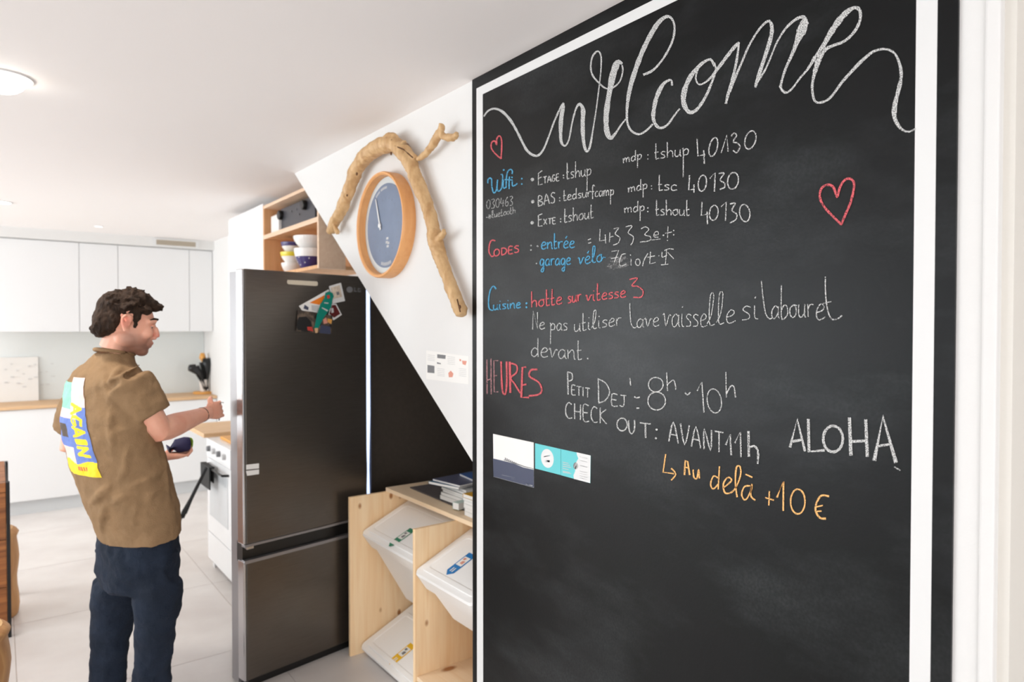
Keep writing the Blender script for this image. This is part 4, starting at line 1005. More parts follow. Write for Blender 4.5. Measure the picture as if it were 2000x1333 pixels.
# white tall wall unit beyond the open shelf
yW = P(446, 428, X=KX).y
wu = thing('wall_cabinet', 'plain white tall wall cabinet left of the open shelf', 'cabinet', (KX, (yB_ + yW) / 2, 1.5))
zlow = 1.52
obj('body', bx((KX + .02, yB_ + .002, zlow), (XK - .002, yW, zt + .02), .001), M['cab'], wu)
ym = (yB_ + yW) / 2
obj('door', bx((KX, yB_ + .003, zlow), (KX + .019, ym - .0015, zt + .018), .001), M['cab'], wu)
obj('door', bx((KX, ym + .0015, zlow), (KX + .019, yW, zt + .018), .001), M['cab'], wu)

# ================================================================== KITCHEN BACK RUN
xr = P(415, 600, Y=UY).x
xr = XK - .003
seams = [P(px, 560, Y=UY).x for px in (155, 231, 370)] + [xr]
e0 = seams[0] - .62
xs_ = [e0 - 1.86, e0 - 1.24, e0 - .62, e0] + seams
labs = {0: 'white upper cabinet door fourth from the left', 4: 'white upper cabinet left of the man with wide door', 5: 'narrow white upper cabinet above the man', 6: 'wide white upper cabinet right of the man under the vent', 7: 'slim white upper cabinet in the kitchen corner'}
for i, (a, b) in enumerate(zip(xs_, xs_[1:])):
    if i == 3: lab = 'wide white upper cabinet at the left edge of the photo'
    elif i == 4: lab = 'narrow white upper cabinet above the head of the man'
    elif i == 5: lab = 'wide white upper cabinet right of the man under the vent'
    elif i == 6: lab = 'slim white upper cabinet in the kitchen corner'
    else: lab = ['upper cabinet out of view far left', 'upper cabinet out of view second from far left', 'upper cabinet just out of view at left'][i]
    t = thing('upper_cabinet', lab, 'cabinet', ((a + b) / 2, UY, uz0), 'white upper cabinets')
    obj('body', bx((a, UY + .02, uz0), (b - .0005, YF - .002, uz1), .001), M['cab'], t)
    obj('door', bx((a + .002, UY, uz0 - .004), (b - .002, UY + .019, uz1 - .002), .0015), M['cab'], t)
# base units
ZC = P(372, 776, Y=BY - .03).z
nb = [xr - .6 * k for k in range(0, 9)][::-1]
blab = ['base unit out of view at far left', 'base unit second from far left', 'base unit third from far left', 'base unit fourth from far left', 'white base unit at the left edge beside the table', 'white base unit left of the man', 'white base unit hidden by the man', 'white base unit right of the man in the corner']
for i, (a, b) in enumerate(zip(nb, nb[1:])):
    t = thing('base_cabinet', blab[i], 'cabinet', ((a + b) / 2, BY, 0), 'white base cabinets')
    obj('body', bx((a, BY + .02, .12), (b - .0005, YF - .002, ZC - .032)), M['cab'], t)
    obj('door', bx((a + .0015, BY, .125), (b - .0015, BY + .019, ZC - .036), .0015), M['cab'], t)
    obj('plinth', bx((a, BY + .04, 0), (b, BY + .055, .12)), M['plinth'], t)
wt = bx((nb[0], BY - .02, ZC - .03), (xr, YF - .001, ZC), .003)
tag(recentre(obj('worktop', wt, M['counter']), (0, BY, ZC - .03)), 'light wood worktop running along the white base cabinets', 'worktop')
sp = bx((nb[0], YF - .012, ZC), (xr, YF - .001, uz0), .0)
tag(recentre(obj('backsplash', sp, M['splash']), (0, YF, ZC)), 'pale grey glass backsplash between worktop and upper cabinets', 'backsplash')
# vent grille
v0 = P(305, 450, Y=UY - .065); v1 = P(382, 474, Y=UY - .065)
vt = thing('vent_grille', 'beige ventilation grille above the kitchen cabinets', 'vent', ((v0.x + v1.x) / 2, UY - .07, v1.z))
vz1, vz0 = HC - .024, uz1 + .022
obj('backing', bx((v0.x, UY - .066, vz0), (v1.x, UY - .061, vz1)), M['vent'], vt)
bm = bmesh.new()
for a in ((v0.x - .03, vz0 - .012, v1.x + .03, vz0), (v0.x - .03, vz1, v1.x + .03, vz1 + .012), (v0.x - .03, vz0, v0.x, vz1), (v1.x, vz0, v1.x + .03, vz1)): box(bm, (a[0], UY - .072, a[1]), (a[2], UY - .061, a[3]))
obj('frame', bm, M['white'], vt)
ns = 7
for k in range(ns):
    zz = vz0 + (k + .5) * (vz1 - vz0) / ns
    bm = bmesh.new(); box(bm, (v0.x, UY - .073, zz - .003), (v1.x, UY - .065, zz + .003)); obj('slat', bm, M['vent'], vt)
# utensil stand
uc = P(398, 768, Z=ZC + .0); uc = P(398, 772, Y=BY + .30); 
ub = thing('utensil_stand', 'round wooden utensil stand with black kitchen tools in the kitchen corner', 'utensil stand', (uc.x, BY + .30, ZC))
bm = bmesh.new(); lathe(bm, (uc.x, BY + .30, ZC), [(.10, 0), (.105, .01), (.10, .022)], 28); obj('base', bm, M['amber'], ub)
bm = bmesh.new(); lathe(bm, (uc.x, BY + .30, ZC + .022), [(.032, 0), (.045, .12), (.043, .125), (.030, .01)], 20, cap=False); obj('cup', bm, mat('pale_cup', (222, 214, 206), .4), ub)
def uk(px, py): return P(px, py, Y=BY + .29)
for i, (pts, rad, m) in enumerate([([(402, 762), (392, 735), (380, 718)], [.012, .02, .045], M['matblack']), ([(398, 760), (384, 730), (374, 718), (368, 716)], [.010, .016, .05, .02], M['black']), ([(405, 760), (404, 735), (404, 712), (403, 700)], [.012, .02, .05, .04], M['black']),
                                   ([(403, 760), (398, 730), (396, 708)], [.01, .016, .035], M['matblack']), ([(399, 755), (397, 720), (397, 690)], [.008, .01, .012], M['amber']), ([(396, 758), (390, 735), (386, 722)], [.008, .01, .018], mat('olive', (150, 150, 60), .5)), ([(397, 712), (397, 700), (397, 690)], [.02, .034, .02], M['amber'])]):
    bm = bmesh.new(); tube(bm, [uk(*p) + Vector((0, .01 * i - .03, 0)) for p in pts], rad, 10); obj('utensil', bm, m, ub, smooth=True)
# white board with faint drawing leaning on the backsplash at left
bp = [P(x, y, Y=YF - .06) for x, y in ((-45, 700), (66, 700), (76, 786), (-45, 796))]
t = thing('drawing_board', 'white sheet with faint drawing leaning on the backsplash at left', 'sheet', (bp[0].x, YF - .06, ZC))
xw0, xw1 = bp[0].x, bp[2].x; zz1 = bp[0].z
bm = bmesh.new(); prism(bm, [Vector((xw0, YF - .05, ZC + .001)), Vector((xw1, YF - .05, ZC + .001)), Vector((xw1, YF - .018, zz1)), Vector((xw0, YF - .018, zz1))], (0, -.006, 0)); obj('sheet', bm, M['paper'], t)
bm = bmesh.new()
for k in range(9):
    x = xw0 + .2 + k * .045; zc_ = ZC + .18 + .05 * math.sin(k * 1.7); box(bm, (x, YF - .052, zc_), (x + .03, YF - .045, zc_ + .006))
    box(bm, (x, YF - .042, zc_ + .12), (x + .02, YF - .036, zc_ + .125))
obj('drawing', bm, M['greyl'], t)
# downlights
for i, (px, py, r, lab) in enumerate(((4, 150, .075, 'large bright recessed ceiling spot at the left edge'), (4, 395, .052, 'recessed ceiling spot lower at the left edge, farther away'), (193, 442, .03, 'tiny ceiling spot above the kitchen cabinets'))):
    c_ = P(px, py, Z=HC)
    t = thing('ceiling_spot', lab, 'ceiling light', c_)
    bm = bmesh.new(); lathe(bm, c_ + Vector((0, 0, -.006)), [(r * 1.25, .006), (r * 1.25, 0), (r, 0), (r, .006)], 28, cap=False); obj('ring', bm, M['white'], t)
    bm = bmesh.new(); lathe(bm, c_ + Vector((0, 0, -.004)), [(r, .003)] + ([(r * math.cos(R(a)), -.055 * math.sin(R(a))) for a in range(0, 85, 12)] if i == 0 else [(r, 0)]), 28); obj('lens', bm, M['spot'] if i < 2 else mat('dim_lens', (250, 250, 248), .3, emit=(255, 255, 255), estr=1.5), t)
    if i < 2:
        l = bpy.data.lights.new('spot_lamp', 'SPOT'); l.energy = 45; l.spot_size = R(110); l.spot_blend = 0.8; l.shadow_soft_size = .05; l.color = (1, .95, .88)
        lo = bpy.data.objects.new('spot_lamp', l); COL.objects.link(lo); lo.parent = t; lo.location = (0, 0, -.09)

# ================================================================== OVEN + COUNTER
VX = P(412, 1113, Z=0).x
vyF = P(405, 900, X=VX).y
vyN = vyF - .6
ov = thing('oven', 'white freestanding oven with black towel rail behind the fridge', 'oven', (VX, (vyF + vyN) / 2, 0))
VH = P(408, 866, X=VX).z + .03
obj('body', bx((VX + .02, vyN, .06), (XK, vyF, VH), .003), M['cab'], ov)
obj('oven_door', bx((VX, vyN + .002, .26), (VX + .02, vyF - .002, VH - .13), .003), M['cab'], ov)
w0 = P(418, 950, X=VX).y; 
obj('window', bx((VX - .003, vyN + .07, .38), (VX + .001, vyF - .07, VH - .19), .001), M['ovenglass'], ov)
obj('drawer', bx((VX, vyN + .002, .07), (VX + .02, vyF - .002, .255), .003), M['cab'], ov)
obj('control_panel', bx((VX - .004, vyN, VH - .125), (VX + .02, vyF, VH - .0), .003), M['cab'], ov)
for k in range(4):
    bm = bmesh.new(); lathe(bm, (VX - .004, vyF - .09 - k * .13, VH - .06), [(.02, 0), (.018, -.02)], 16, 'X'); obj('knob', bm, M['greyl'] if k % 2 else M['grey'], ov)
bm = bmesh.new(); tube(bm, [(VX, vyF - .05, VH - .17), (VX - .04, vyF - .05, VH - .165), (VX - .04, vyN + .05, VH - .165), (VX, vyN + .05, VH - .17)], .008, 8); obj('towel_rail', bm, M['black'], ov)
for yy in (vyF - .03, vyN + .03):
    obj('foot', bx((VX + .03, yy - .02, 0), (VX + .07, yy + .02, .06)), M['white'], ov)
tw = thing('oven_cloth', 'black cloth hanging on the rail of the oven', 'cloth', (VX - .05, vyF - .2, VH - .4))
bm = bmesh.new(); box(bm, (VX - .058, vyF - .30, VH - .30), (VX - .049, vyF - .06, VH - .155), bevel=.003); box(bm, (VX - .031, vyF - .29, VH - .26), (VX - .024, vyF - .07, VH - .155), bevel=.003); box(bm, (VX - .058, vyF - .30, VH - .158), (VX - .024, vyF - .06, VH - .152)); obj('fabric', bm, M['matblack'], tw)
ct = thing('side_worktop', 'light wood worktop over white units beside the oven', 'worktop', (VX, vyN, 0))
obj('top', bx((VX - .02, vyF + .004, VH + .0), (XK, vyF + .6, VH + .03), .003), M['counter'], ct)
# chopping board with lemon-yellow object
bm = bx((VX + .06, vyN + .2, VH), (VX + .36, vyN + .5, VH + .02), .006)
tag(recentre(obj('chopping_board', bm, M['amber']), (VX + .2, vyN + .35, VH)), 'amber wooden board lying on top of the oven', 'chopping board')
bm = bmesh.new(); ellip(bm, Vector((VX + .2, vyN + .38, VH + .055)), Vector((.05, 0, 0)), Vector((0, .045, 0)), Vector((0, 0, .035)), 16, 10)
tag(recentre(obj('lemon', bm, M['bowlyellow'], smooth=True), (VX + .2, vyN + .38, VH + .02)), 'yellow fruit on the amber board on the oven', 'fruit')
# leaning stick (broom)
b0 = P(318, 1122, Z=0.01); b0.x -= .06; top_ = P(403, 915, X=VX - .10)
st = thing('broom_stick', 'thin stick with black grip leaning on the oven behind the man', 'broom', b0)
mid = b0.lerp(top_, .62); gA = b0.lerp(top_, .56)
bm = bmesh.new(); tube(bm, [b0, gA], .0065, 10); obj('rod', bm, M['grey'], st)
bm = bmesh.new(); tube(bm, [gA, b0.lerp(top_, .60), b0.lerp(top_, .72), top_], [.017, .019, .012, .010], 10); obj('grip', bm, M['matblack'], st)
bm = bmesh.new(); box(bm, b0 - Vector((.12, .02, .008)), b0 + Vector((.12, .02, .02)), bevel=.006); obj('head', bm, M['grey'], st)

# ================================================================== TABLE + STOOLS (left edge)
tX = P(24, 1245, Z=0)
th_ = .80
tt_ = P(13, 945, X=tX.x)
tb = thing('rustic_table', 'rustic brown wooden table with a thick side panel at the left edge', 'table', (tX.x - .6, tX.y - .3, 0))
zt_ = P(10, 944, Y=tX.y).z
X9, Y9 = tX.x, tX.y
for k in range(4):
    obj('plank', bx((X9 - 1.4, Y9 + k * .19 + .001, zt_ - .05), (X9 - .019, Y9 + (k + 1) * .19 - .001, zt_), .003), M['table'], tb)
for k in range(3):
    z0_, z1_ = .02 + k * (zt_ - .07) / 3, .02 + (k + 1) * (zt_ - .07) / 3 - .002
    obj('panel_plank', bx((X9 - .60, Y9 + .004, z0_), (X9 - .019, Y9 + .035, z1_), .003), M['table'], tb)
obj('metal_edge', bx((X9 - .018, Y9, 0), (X9 - .002, Y9 + .05, zt_), .001), M['matblack'], tb)
obj('metal_edge', bx((X9 - .018, Y9 + .70, 0), (X9 - .002, Y9 + .75, zt_), .001), M['matblack'], tb)
obj('metal_rail', bx((X9 - .018, Y9 + .05, zt_ - .04), (X9 - .012, Y9 + .70, zt_), .001), M['matblack'], tb)
for s_ in (0, 1):
    obj('leg', bx((X9 - 1.35, Y9 + .05 + .60 * s_, 0), (X9 - 1.28, Y9 + .12 + .60 * s_, zt_ - .05), .002), M['table'], tb)
def log_stool(c, r, h, lab):
    t = thing('log_stool', lab, 'stool', c, 'wooden log stools by the table')
    bm = bmesh.new(); pr = [(r * .97, 0), (r, .01)] + [(r * (1 + .04 * math.sin(k * 1.3)), h * k / 9) for k in range(1, 9)] + [(r * 1.04, h * .95), (r * .98, h - .01), (r * .9, h)]
    lathe(bm, c, pr, 28); obj('trunk', bm, M['stool'], t, smooth=True)
    bm = bmesh.new(); lathe(bm, Vector(c) + Vector((0, 0, h)), [(r * .86, 0), (r * .86, .003)], 28); obj('seat', bm, mat('cut_wood', (216, 174, 120), .6), t)
e_ = P(38, 1206, Z=0); log_stool(Vector((e_.x - .155, e_.y + .10, 0)), .155, .50, 'log stool standing at the far end of the rustic table')
e_ = P(18, 1207, Z=.45); log_stool(Vector((e_.x - .155, e_.y - .05, 0)), .155, .45, 'nearer log stool in the lower left corner')

# ================================================================== PERSON
KP = 1.05
_tube = tube
def tube(bm, pts, rad, n=12, jitter=0):
    _tube(bm, pts, [r * KP for r in rad] if isinstance(rad, (list, tuple)) else rad * KP, n, jitter)
def V(px, py, z): 
    r = ray(px, py); h = Vector((math.sin(YAW), math.cos(YAW), 0))
    return CAM + r * (z * KP / r.dot(h))
hd = lambda a: Vector((math.sin(R(a)), math.cos(R(a)), 0))
BF = hd(71) * KP; BR = hd(161) * KP            # facing, and to his right
zP = 2.62
pers = thing('person', 'man in brown t-shirt and dark jeans turned away to the right, one arm stretched out', 'person', Vector((V(265, 1000, zP).x, V(265, 1000, zP).y, 0)))
Z3 = Vector((0, 0, 1)) * KP
# ---------- key joints
shR, shL = V(262, 748, 2.48), V(166, 738, 2.72)
elR = V(311, 842, 2.56); wrR = V(407, 806, 2.88); hnR = V(430, 800, 2.96)
elL = V(137, 872, 2.74); wrL = V(318, 893, 2.88); hnL = V(343, 890, 2.92)
neckB = V(222, 700, 2.62); headC = V(247, 631, 2.60)
pel = V(268, 1035, 2.63)
hipR, hipL = V(302, 1075, 2.56), V(236, 1080, 2.68)
knR, knL = V(306, 1215, 2.56), V(222, 1215, 2.70)
anR, anL = V(298, 1345, 2.58), V(211, 1345, 2.70)
anR.z = .10; anL.z = .10
anR.x = V(298, 1333, 2.58).x; anL.x = V(211, 1333, 2.70).x
# ---------- body
bm = bmesh.new()
# torso core (hidden under the shirt)
def ring(c, a, b): return (Vector(c), BR * a, BF * b)
loft(bm, [ring(pel - Z3 * .06, .13, .09), ring(pel + Z3 * .08, .14, .09), ring(V(240, 900, zP), .14, .10), ring(V(222, 800, zP), .16, .09), ring(V(216, 745, zP), .15, .07), ring(V(218, 715, zP), .08, .055)], 20)
tube(bm, [neckB - Z3 * .03, neckB + (headC - neckB) * .3, neckB + (headC - neckB) * .62, headC - Z3 * .02], [.078, .062, .058, .055], 16)
# arms
tube(bm, [shR.lerp(elR, .22), shR.lerp(elR, .55), elR.lerp(shR, .12), elR, elR.lerp(wrR, .14), elR.lerp(wrR, .35), elR.lerp(wrR, .7), wrR], [.034, .046, .045, .043, .047, .045, .034, .027], 16)
tube(bm, [shL.lerp(elL, .25), shL.lerp(elL, .5), elL, elL.lerp(wrL, .25), elL.lerp(wrL, .7), wrL], [.034, .042, .040, .042, .030, .025], 16)
# legs (thin cores under the denim, down to the ankles)
for h_, k_, a_ in ((hipR, knR, anR), (hipL, knL, anL)):
    tube(bm, [h_, k_, a_ + Z3 * .10, a_ - Z3 * .03], [.06, .045, .036, .034], 12)
# hands
def hand(bm, wr, dirv, palmn, side, curl=.5, L=1.0):
    """dirv: from wrist to fingers; palmn: palm facing; side: thumb side"""
    d = dirv.normalized(); s = (side - d * side.dot(d)).normalized(); n = d.cross(s); 
    if n.dot(palmn) < 0: n = -n
    c = wr + d * .05 * L
    loft(bm, [(wr - d * .01, s * .025, n * .018), (wr + d * .02 * L, s * .034, n * .018), (wr + d * .06 * L, s * .042, n * .017), (wr + d * .092 * L, s * .040, n * .013)], 14)
    for i, (off, ln) in enumerate(((.031, .070), (.011, .078), (-.010, .073), (-.030, .058))):
        p0 = wr + d * .075 * L + s * off; p1 = p0 + d * .030 * L
        a1 = R(35 * curl * 1.6); p2 = p1 + (d * math.cos(a1) + n * math.sin(a1)) * ln * .45
        a2 = R(85 * curl * 1.5); p3 = p2 + (d * math.cos(a2) + n * math.sin(a2)) * ln * .36
        a3 = R(120 * curl * 1.5); p4 = p3 + (d * math.cos(a3) + n * math.sin(a3)) * ln * .22
        tube(bm, [p0, p1, p2, p3, p4], [.0095, .0092, .0085, .0078, .0062], 8)
    t0 = wr + d * .022 * L + s * .026; t1 = t0 + (d * .6 + s * .75 + n * .2).normalized() * .034; t2 = t1 + (d * .85 + s * .25 + n * .45).normalized() * .032; t3 = t2 + (d * .8 + n * .6).normalized() * .022
    tube(bm, [t0, t1, t2, t3], [.014, .0115, .0095, .0075], 8)
VR = RT; VD = hd(37.04)
hand(bm, wrR, (hnR - wrR), VD * .6 - VR * .2 - Z3 * .5, Z3 * .9 - VR * .2, .75, .85 * KP)
hand(bm, wrL, (hnL - wrL), Z3 * .8 + VD * .1, VD * .9, .8, .85 * KP)
# head, looking right and down
HF = (hd(94) * math.cos(R(13)) - Z3 * math.sin(R(13))).normalized()
HS_ = hd(184)                               # towards his right ear, towards us
HU = HS_.cross(HF).normalized()
HF = HF * KP; HS_ = HS_ * KP; HU = HU * KP
if HU.z < 0: HU = -HU
def H(f, s, u): return headC + HF * f + HS_ * s + HU * u
def he(c, r, bm=bm): ellip(bm, H(*c), HF * r[0], HS_ * r[1], HU * r[2], 24, 16)
he((-.012, 0, .032), (.095, .074, .085))
he((.030, 0, .0), (.066, .062, .085))
he((.036, 0, -.045), (.058, .055, .062))
he((.072, 0, -.092), (.026, .030, .022))
he((.050, 0, -.080), (.040, .042, .024))
for s in (-1, 1):
    he((.014, s * .036, -.056), (.044, .022, .034))
    he((.070, s * .036, -.022), (.024, .020, .026))
    tube(bm, [H(.090, s * .010, .026), H(.088, s * .032, .030), H(.066, s * .055, .022)], [.010, .011, .009], 10)
    he((.104, s * .011, -.035), (.010, .008, .008))
    # ear: rim and lobe
    eb = [H(.010, s * .074, -.028), H(-.002, s * .080, -.030), H(-.016, s * .086, -.008), H(-.022, s * .089, .012), H(-.012, s * .088, .027), H(.004, s * .083, .024), H(.010, s * .077, .008)]
    tube(bm, eb, [.008, .008, .006, .006, .006, .006, .005], 8)
    he((-.004, s * .074, -.002), (.016, .007, .026))
    tube(bm, [H(-.002, s * .082, .014), H(-.008, s * .084, -.002), H(0, s * .081, -.016)], [.004, .0045, .004], 6)
tube(bm, [H(.090, 0, .022), H(.102, 0, .002), H(.110, 0, -.018), H(.113, 0, -.030)], [.009, .0095, .0110, .0110], 10)
tube(bm, [H(.092, -.018, -.058), H(.101, -.008, -.055), H(.1035, 0, -.056), H(.101, .008, -.055), H(.092, .018, -.058)], [.004, .006, .006, .006, .004], 8)
tube(bm, [H(.090, -.016, -.067), H(.098, -.006, -.069), H(.098, .006, -.069), H(.090, .016, -.067)], [.004, .0068, .0068, .004], 8)
he((.088, 0, -.060), (.012, .026, .022))
body = obj('body', bm, M['skin'], pers)
remesh(body, 0.0042, 3)
# stubble and brow: darker skin where the beard grows
nt = M['skin'].node_tree; b = nt.nodes['Principled BSDF']; Ln = nt.links.new
src = b.inputs['Base Color'].links[0].from_socket
tc = nt.nodes.new('ShaderNodeTexCoord')
def blob(center, rad, f0, f1):
    mp = nt.nodes.new('ShaderNodeMapping'); mp.vector_type = 'POINT'; mp.inputs['Location'].default_value = [-c / rad for c in center]; mp.inputs['Scale'].default_value = (1 / rad,) * 3
    Ln(tc.outputs['Object'], mp.inputs[0])
    ln_ = nt.nodes.new('ShaderNodeVectorMath'); ln_.operation = 'LENGTH'; Ln(mp.outputs[0], ln_.inputs[0])
    mr = nt.nodes.new('ShaderNodeMapRange'); mr.inputs[1].default_value = f0; mr.inputs[2].default_value = f1; mr.inputs[3].default_value = 1; mr.inputs[4].default_value = 0
    Ln(ln_.outputs['Value'], mr.inputs[0]); return mr.outputs[0]
def mixin(src, fac, col, amt):
    mu = nt.nodes.new('ShaderNodeMath'); mu.operation = 'MULTIPLY'; Ln(fac, mu.inputs[0]); mu.inputs[1].default_value = amt
    mx = nt.nodes.new('ShaderNodeMix'); mx.data_type = 'RGBA'; Ln(mu.outputs[0], mx.inputs[0]); Ln(src, mx.inputs[6]); mx.inputs[7].default_value = srgb(*col); return mx.outputs[2]
o_ = mixin(src, blob(H(.050, .0, -.088), .086, .55, 1.0), (74, 50, 40), .72)
o_ = mixin(o_, blob(H(.020, .055, -.055), .052, .3, 1.0), (96, 66, 54), .42)
o_ = mixin(o_, blob(H(.120, .0, -.030), .03, .3, 1.0), (214, 92, 96), .5)
o_ = mixin(o_, blob(H(.100, .0, -.062), .018, .3, 1.0), (190, 84, 88), .6)
o_ = mixin(o_, blob(H(-.008, .088, .0), .034, .4, 1.0), (230, 130, 112), .5)
Ln(o_, b.inputs['Base Color'])
# eyes, brows
for s in (-1, 1):
    bm = bmesh.new(); ellip(bm, H(.078, s * .030, .004), HF * .0080, HS_ * .0095, HU * .0060, 14, 10); e = obj('eye', bm, M['eyew'], pers, smooth=True)
    bm = bmesh.new(); ellip(bm, H(.0848, s * .031, .001), HF * .0028, HS_ * .0048, HU * .0048, 10, 8); obj('iris', bm, mat('iris', (60, 44, 34), .2), e)
    bm = bmesh.new(); tube(bm, [H(.088, s * .018, .010), H(.093, s * .030, .0115), H(.084, s * .043, .008)], [.0025, .004, .0025], 8); obj('eyelid', bm, M['skin'], pers, smooth=True)
    bm = bmesh.new(); tube(bm, [H(.0955, s * .014, .031), H(.0975, s * .028, .037), H(.084, s * .048, .036), H(.070, s * .058, .028)], [.003, .0045, .004, .002], 8); obj('eyebrow', bm, M['hair'], pers, smooth=True)
# hair: cap plus tousled locks
bm = bmesh.new()
def hh(c, r): ellip(bm, H(c[0], c[1], c[2] - .006), HF * r[0] * .93, HS_ * r[1] * .95, HU * r[2] * .90, 20, 14)
hh((-.022, 0, .052), (.097, .080, .082))
hh((-.060, 0, .005), (.058, .072, .070))
hh((-.076, 0, -.034), (.030, .054, .040))
hh((.048, 0, .094), (.052, .062, .030))
hh((.078, 0, .084), (.026, .050, .016))
hh((.010, 0, .105), (.070, .062, .034))
for s in (-1, 1):
    hh((-.045, s * .060, .010), (.026, .018, .048)); hh((.024, s * .068, .042), (.016, .010, .036)); hh((.026, s * .070, .006), (.008, .006, .018))
    hh((.052, s * .058, .066), (.020, .014, .020))
rnd = random.Random(3)
for k in range(130):
    a = rnd.uniform(-180, 180); e_ = rnd.uniform(5, 88)
    d_ = Vector((math.cos(R(a)) * math.cos(R(e_)), math.sin(R(a)) * math.cos(R(e_)), math.sin(R(e_))))
    if d_.x > .55 and d_.z < .55: continue
    q = Vector((-.016 + d_.x * .090, d_.y * .074, .044 + d_.z * .072))
    t_ = Vector((rnd.uniform(.2, 1.0), d_.y * .5, rnd.uniform(-.2, .5))).normalized()
    p0 = H(q.x, q.y, q.z); p1 = H(*(q + t_ * .016 + d_ * .006)); p2 = H(*(q + t_ * .030 + d_ * .005))
    tube(bm, [p0, p1, p2], [.010, .008, .003], 6)
for k in range(14):
    s = rnd.uniform(-.045, .045); q = (.088, s, .088); p0 = H(*q); p1 = H(.098, s * 1.05, .088 + rnd.uniform(-.004, .012)); p2 = H(.103 + rnd.uniform(-.004, .008), s * 1.1, .078 + rnd.uniform(-.012, .018))
    tube(bm, [p0, p1, p2], [.009, .006, .0025], 6)
for k in range(26):
    s = rnd.uniform(-.055, .055); q = H(-.105 + abs(s) * .3, s, -.03 + rnd.uniform(-.02, .06)); p1 = q + HF * -.004 - HU * .010; p2 = p1 - HU * .012 + HF * .002
    tube(bm, [q, p1, p2], [.009, .008, .003], 6)
hr = obj('hair', bm, M['hair'], pers)
remesh(hr, 0.0042, 2, [(0.008, 0.014, 2)])

# ---------- t-shirt
bm = bmesh.new()
lev = [(1040, 273, 2.62, .205, .125, .16), (1018, 269, 2.62, .210, .132, .14), (990, 260, 2.62, .216, .140, .08), (955, 249, 2.62, .222, .146, 0), (905, 233, 2.62, .226, .146, 0), (860, 220, 2.62, .228, .140, 0), (815, 214, 2.62, .232, .138, 0), (780, 208, 2.62, .225, .122, 0), (750, 208, 2.62, .212, .108, 0), (728, 213, 2.62, .182, .094, 0), (708, 217, 2.62, .115, .072, 0), (694, 222, 2.62, .082, .066, 0), (687, 225, 2.62, .070, .060, 0)]
rings = []
for py, px, z_, a, b_, tl in lev: rings.append((V(px, py, z_), BR * a - Z3 * (tl * .25 * a), BF * b_ + Z3 * (tl * b_)))
loft(bm, rings, 36)
def sleeve(sh, el, end, r0, r1, r2):
    d = (end - sh)
    tube(bm, [sh - d * .25, sh, sh.lerp(end, .5), end], [r0 * .8, r0, r1, r2], 22)
sleeve(V(250, 748, 2.52), elR, V(296, 813, 2.545), .084, .080, .073)
sleeve(V(166, 762, 2.70), elL, V(140, 842, 2.74), .062, .074, .068)
# soft fold ridges
def fold(pts, r, z_): 
    tube(bm, [V(x, y, z) for x, y, z in pts], r, 8)
hitd = {}
shirt = obj('t_shirt', bm, M['shirt'], pers)
remesh(shirt, 0.0065, 14, [(0.018, 0.11, 1), (0.008, 0.035, 2)])
dg = bpy.context.evaluated_depsgraph_get()
def bvh_of(o):
    ev = o.evaluated_get(dg); me = ev.to_mesh(); mw = o.matrix_world
    t = BVHTree.FromPolygons([v.co.copy() for v in me.vertices], [p.vertices[:] for p in me.polygons]); ev.to_mesh_clear(); return t
bpy.context.view_layer.update(); dg = bpy.context.evaluated_depsgraph_get()
bv = bvh_of(shirt)
# folds: thin rolls half sunk in the cloth, fused by the voxel remesh
bmf = bmesh.new(); bmf.from_mesh(shirt.data)
def foldline(pts, r):
    out = []
    for x, y in catmull(pts, 4):
        d = ray(x, y).normalized(); h = bv.ray_cast(CAM, d)
        if h[0] is None: continue
        out.append(h[0] + d * (r * .45))
    if len(out) > 2:
        n = len(out); tube(bmf, out, [r * (.35 + .65 * math.sin(math.pi * (i + .5) / n)) for i in range(n)], 8)
for pts, r in (([(228, 845), (250, 838), (285, 832), (300, 828)], .014), ([(232, 960), (262, 950), (300, 930), (318, 915)], .012), ([(222, 790), (218, 830), (222, 870)], .012), ([(250, 870), (246, 910), (232, 945)], .012),
               ([(176, 985), (200, 965), (222, 948)], .012), ([(215, 985), (240, 970), (262, 965)], .010), ([(285, 985), (300, 960), (325, 945)], .012), ([(205, 740), (214, 775), (228, 800)], .011),
               ([(200, 1040), (202, 1010), (210, 985)], .010), ([(262, 1030), (266, 1000), (272, 975)], .008), ([(240, 715), (225, 735), (214, 760)], .010), ([(318, 880), (322, 930), (330, 980)], .010), ([(268, 770), (282, 790), (290, 815)], .009)):
    foldline(pts, r * 1.5)
bmf.to_mesh(shirt.data); bmf.free()
shirt.modifiers['smooth'].iterations = 6
bpy.context.view_layer.update(); dg = bpy.context.evaluated_depsgraph_get()
bv = bvh_of(shirt)
# collar band and hem as sub-parts
bm = bmesh.new()
cpts = []
c0 = V(224, 693, 2.62)
for k in range(25):
    a = 2 * math.pi * k / 24; cpts.append(c0 + BR * .071 * math.cos(a) + BF * (.064 * math.sin(a)) + Z3 * (.010 - .012 * math.sin(a)))
tube(bm, cpts, .0075, 8); obj('collar', bm, M['shirt'], shirt, smooth=True)
# printed panel on the back, laid on the cloth
PW, PH = 96, 150
def printcol(u, v):
    # u 0 (his left) .. 1 (his right), v 0 (top) .. 1 (bottom); index into palette, None = cloth
    if v > .865 - .02 * math.sin(u * 9):
        if .905 < v < .945 and .52 < u < .76 and (int(u * 60) % 3): return 5
        return 1
    if u > .80:
        if v < .30: return 3
        return 0
    if u > .62:
        return 3 if v < .42 else 0
    if v < .33: return 2 if v > .05 else None
    if v < .42: return 3
    if .10 < u < .40 and .48 < v < .62: return 6
    if u < .5 and v > .72: return 3
    return 0
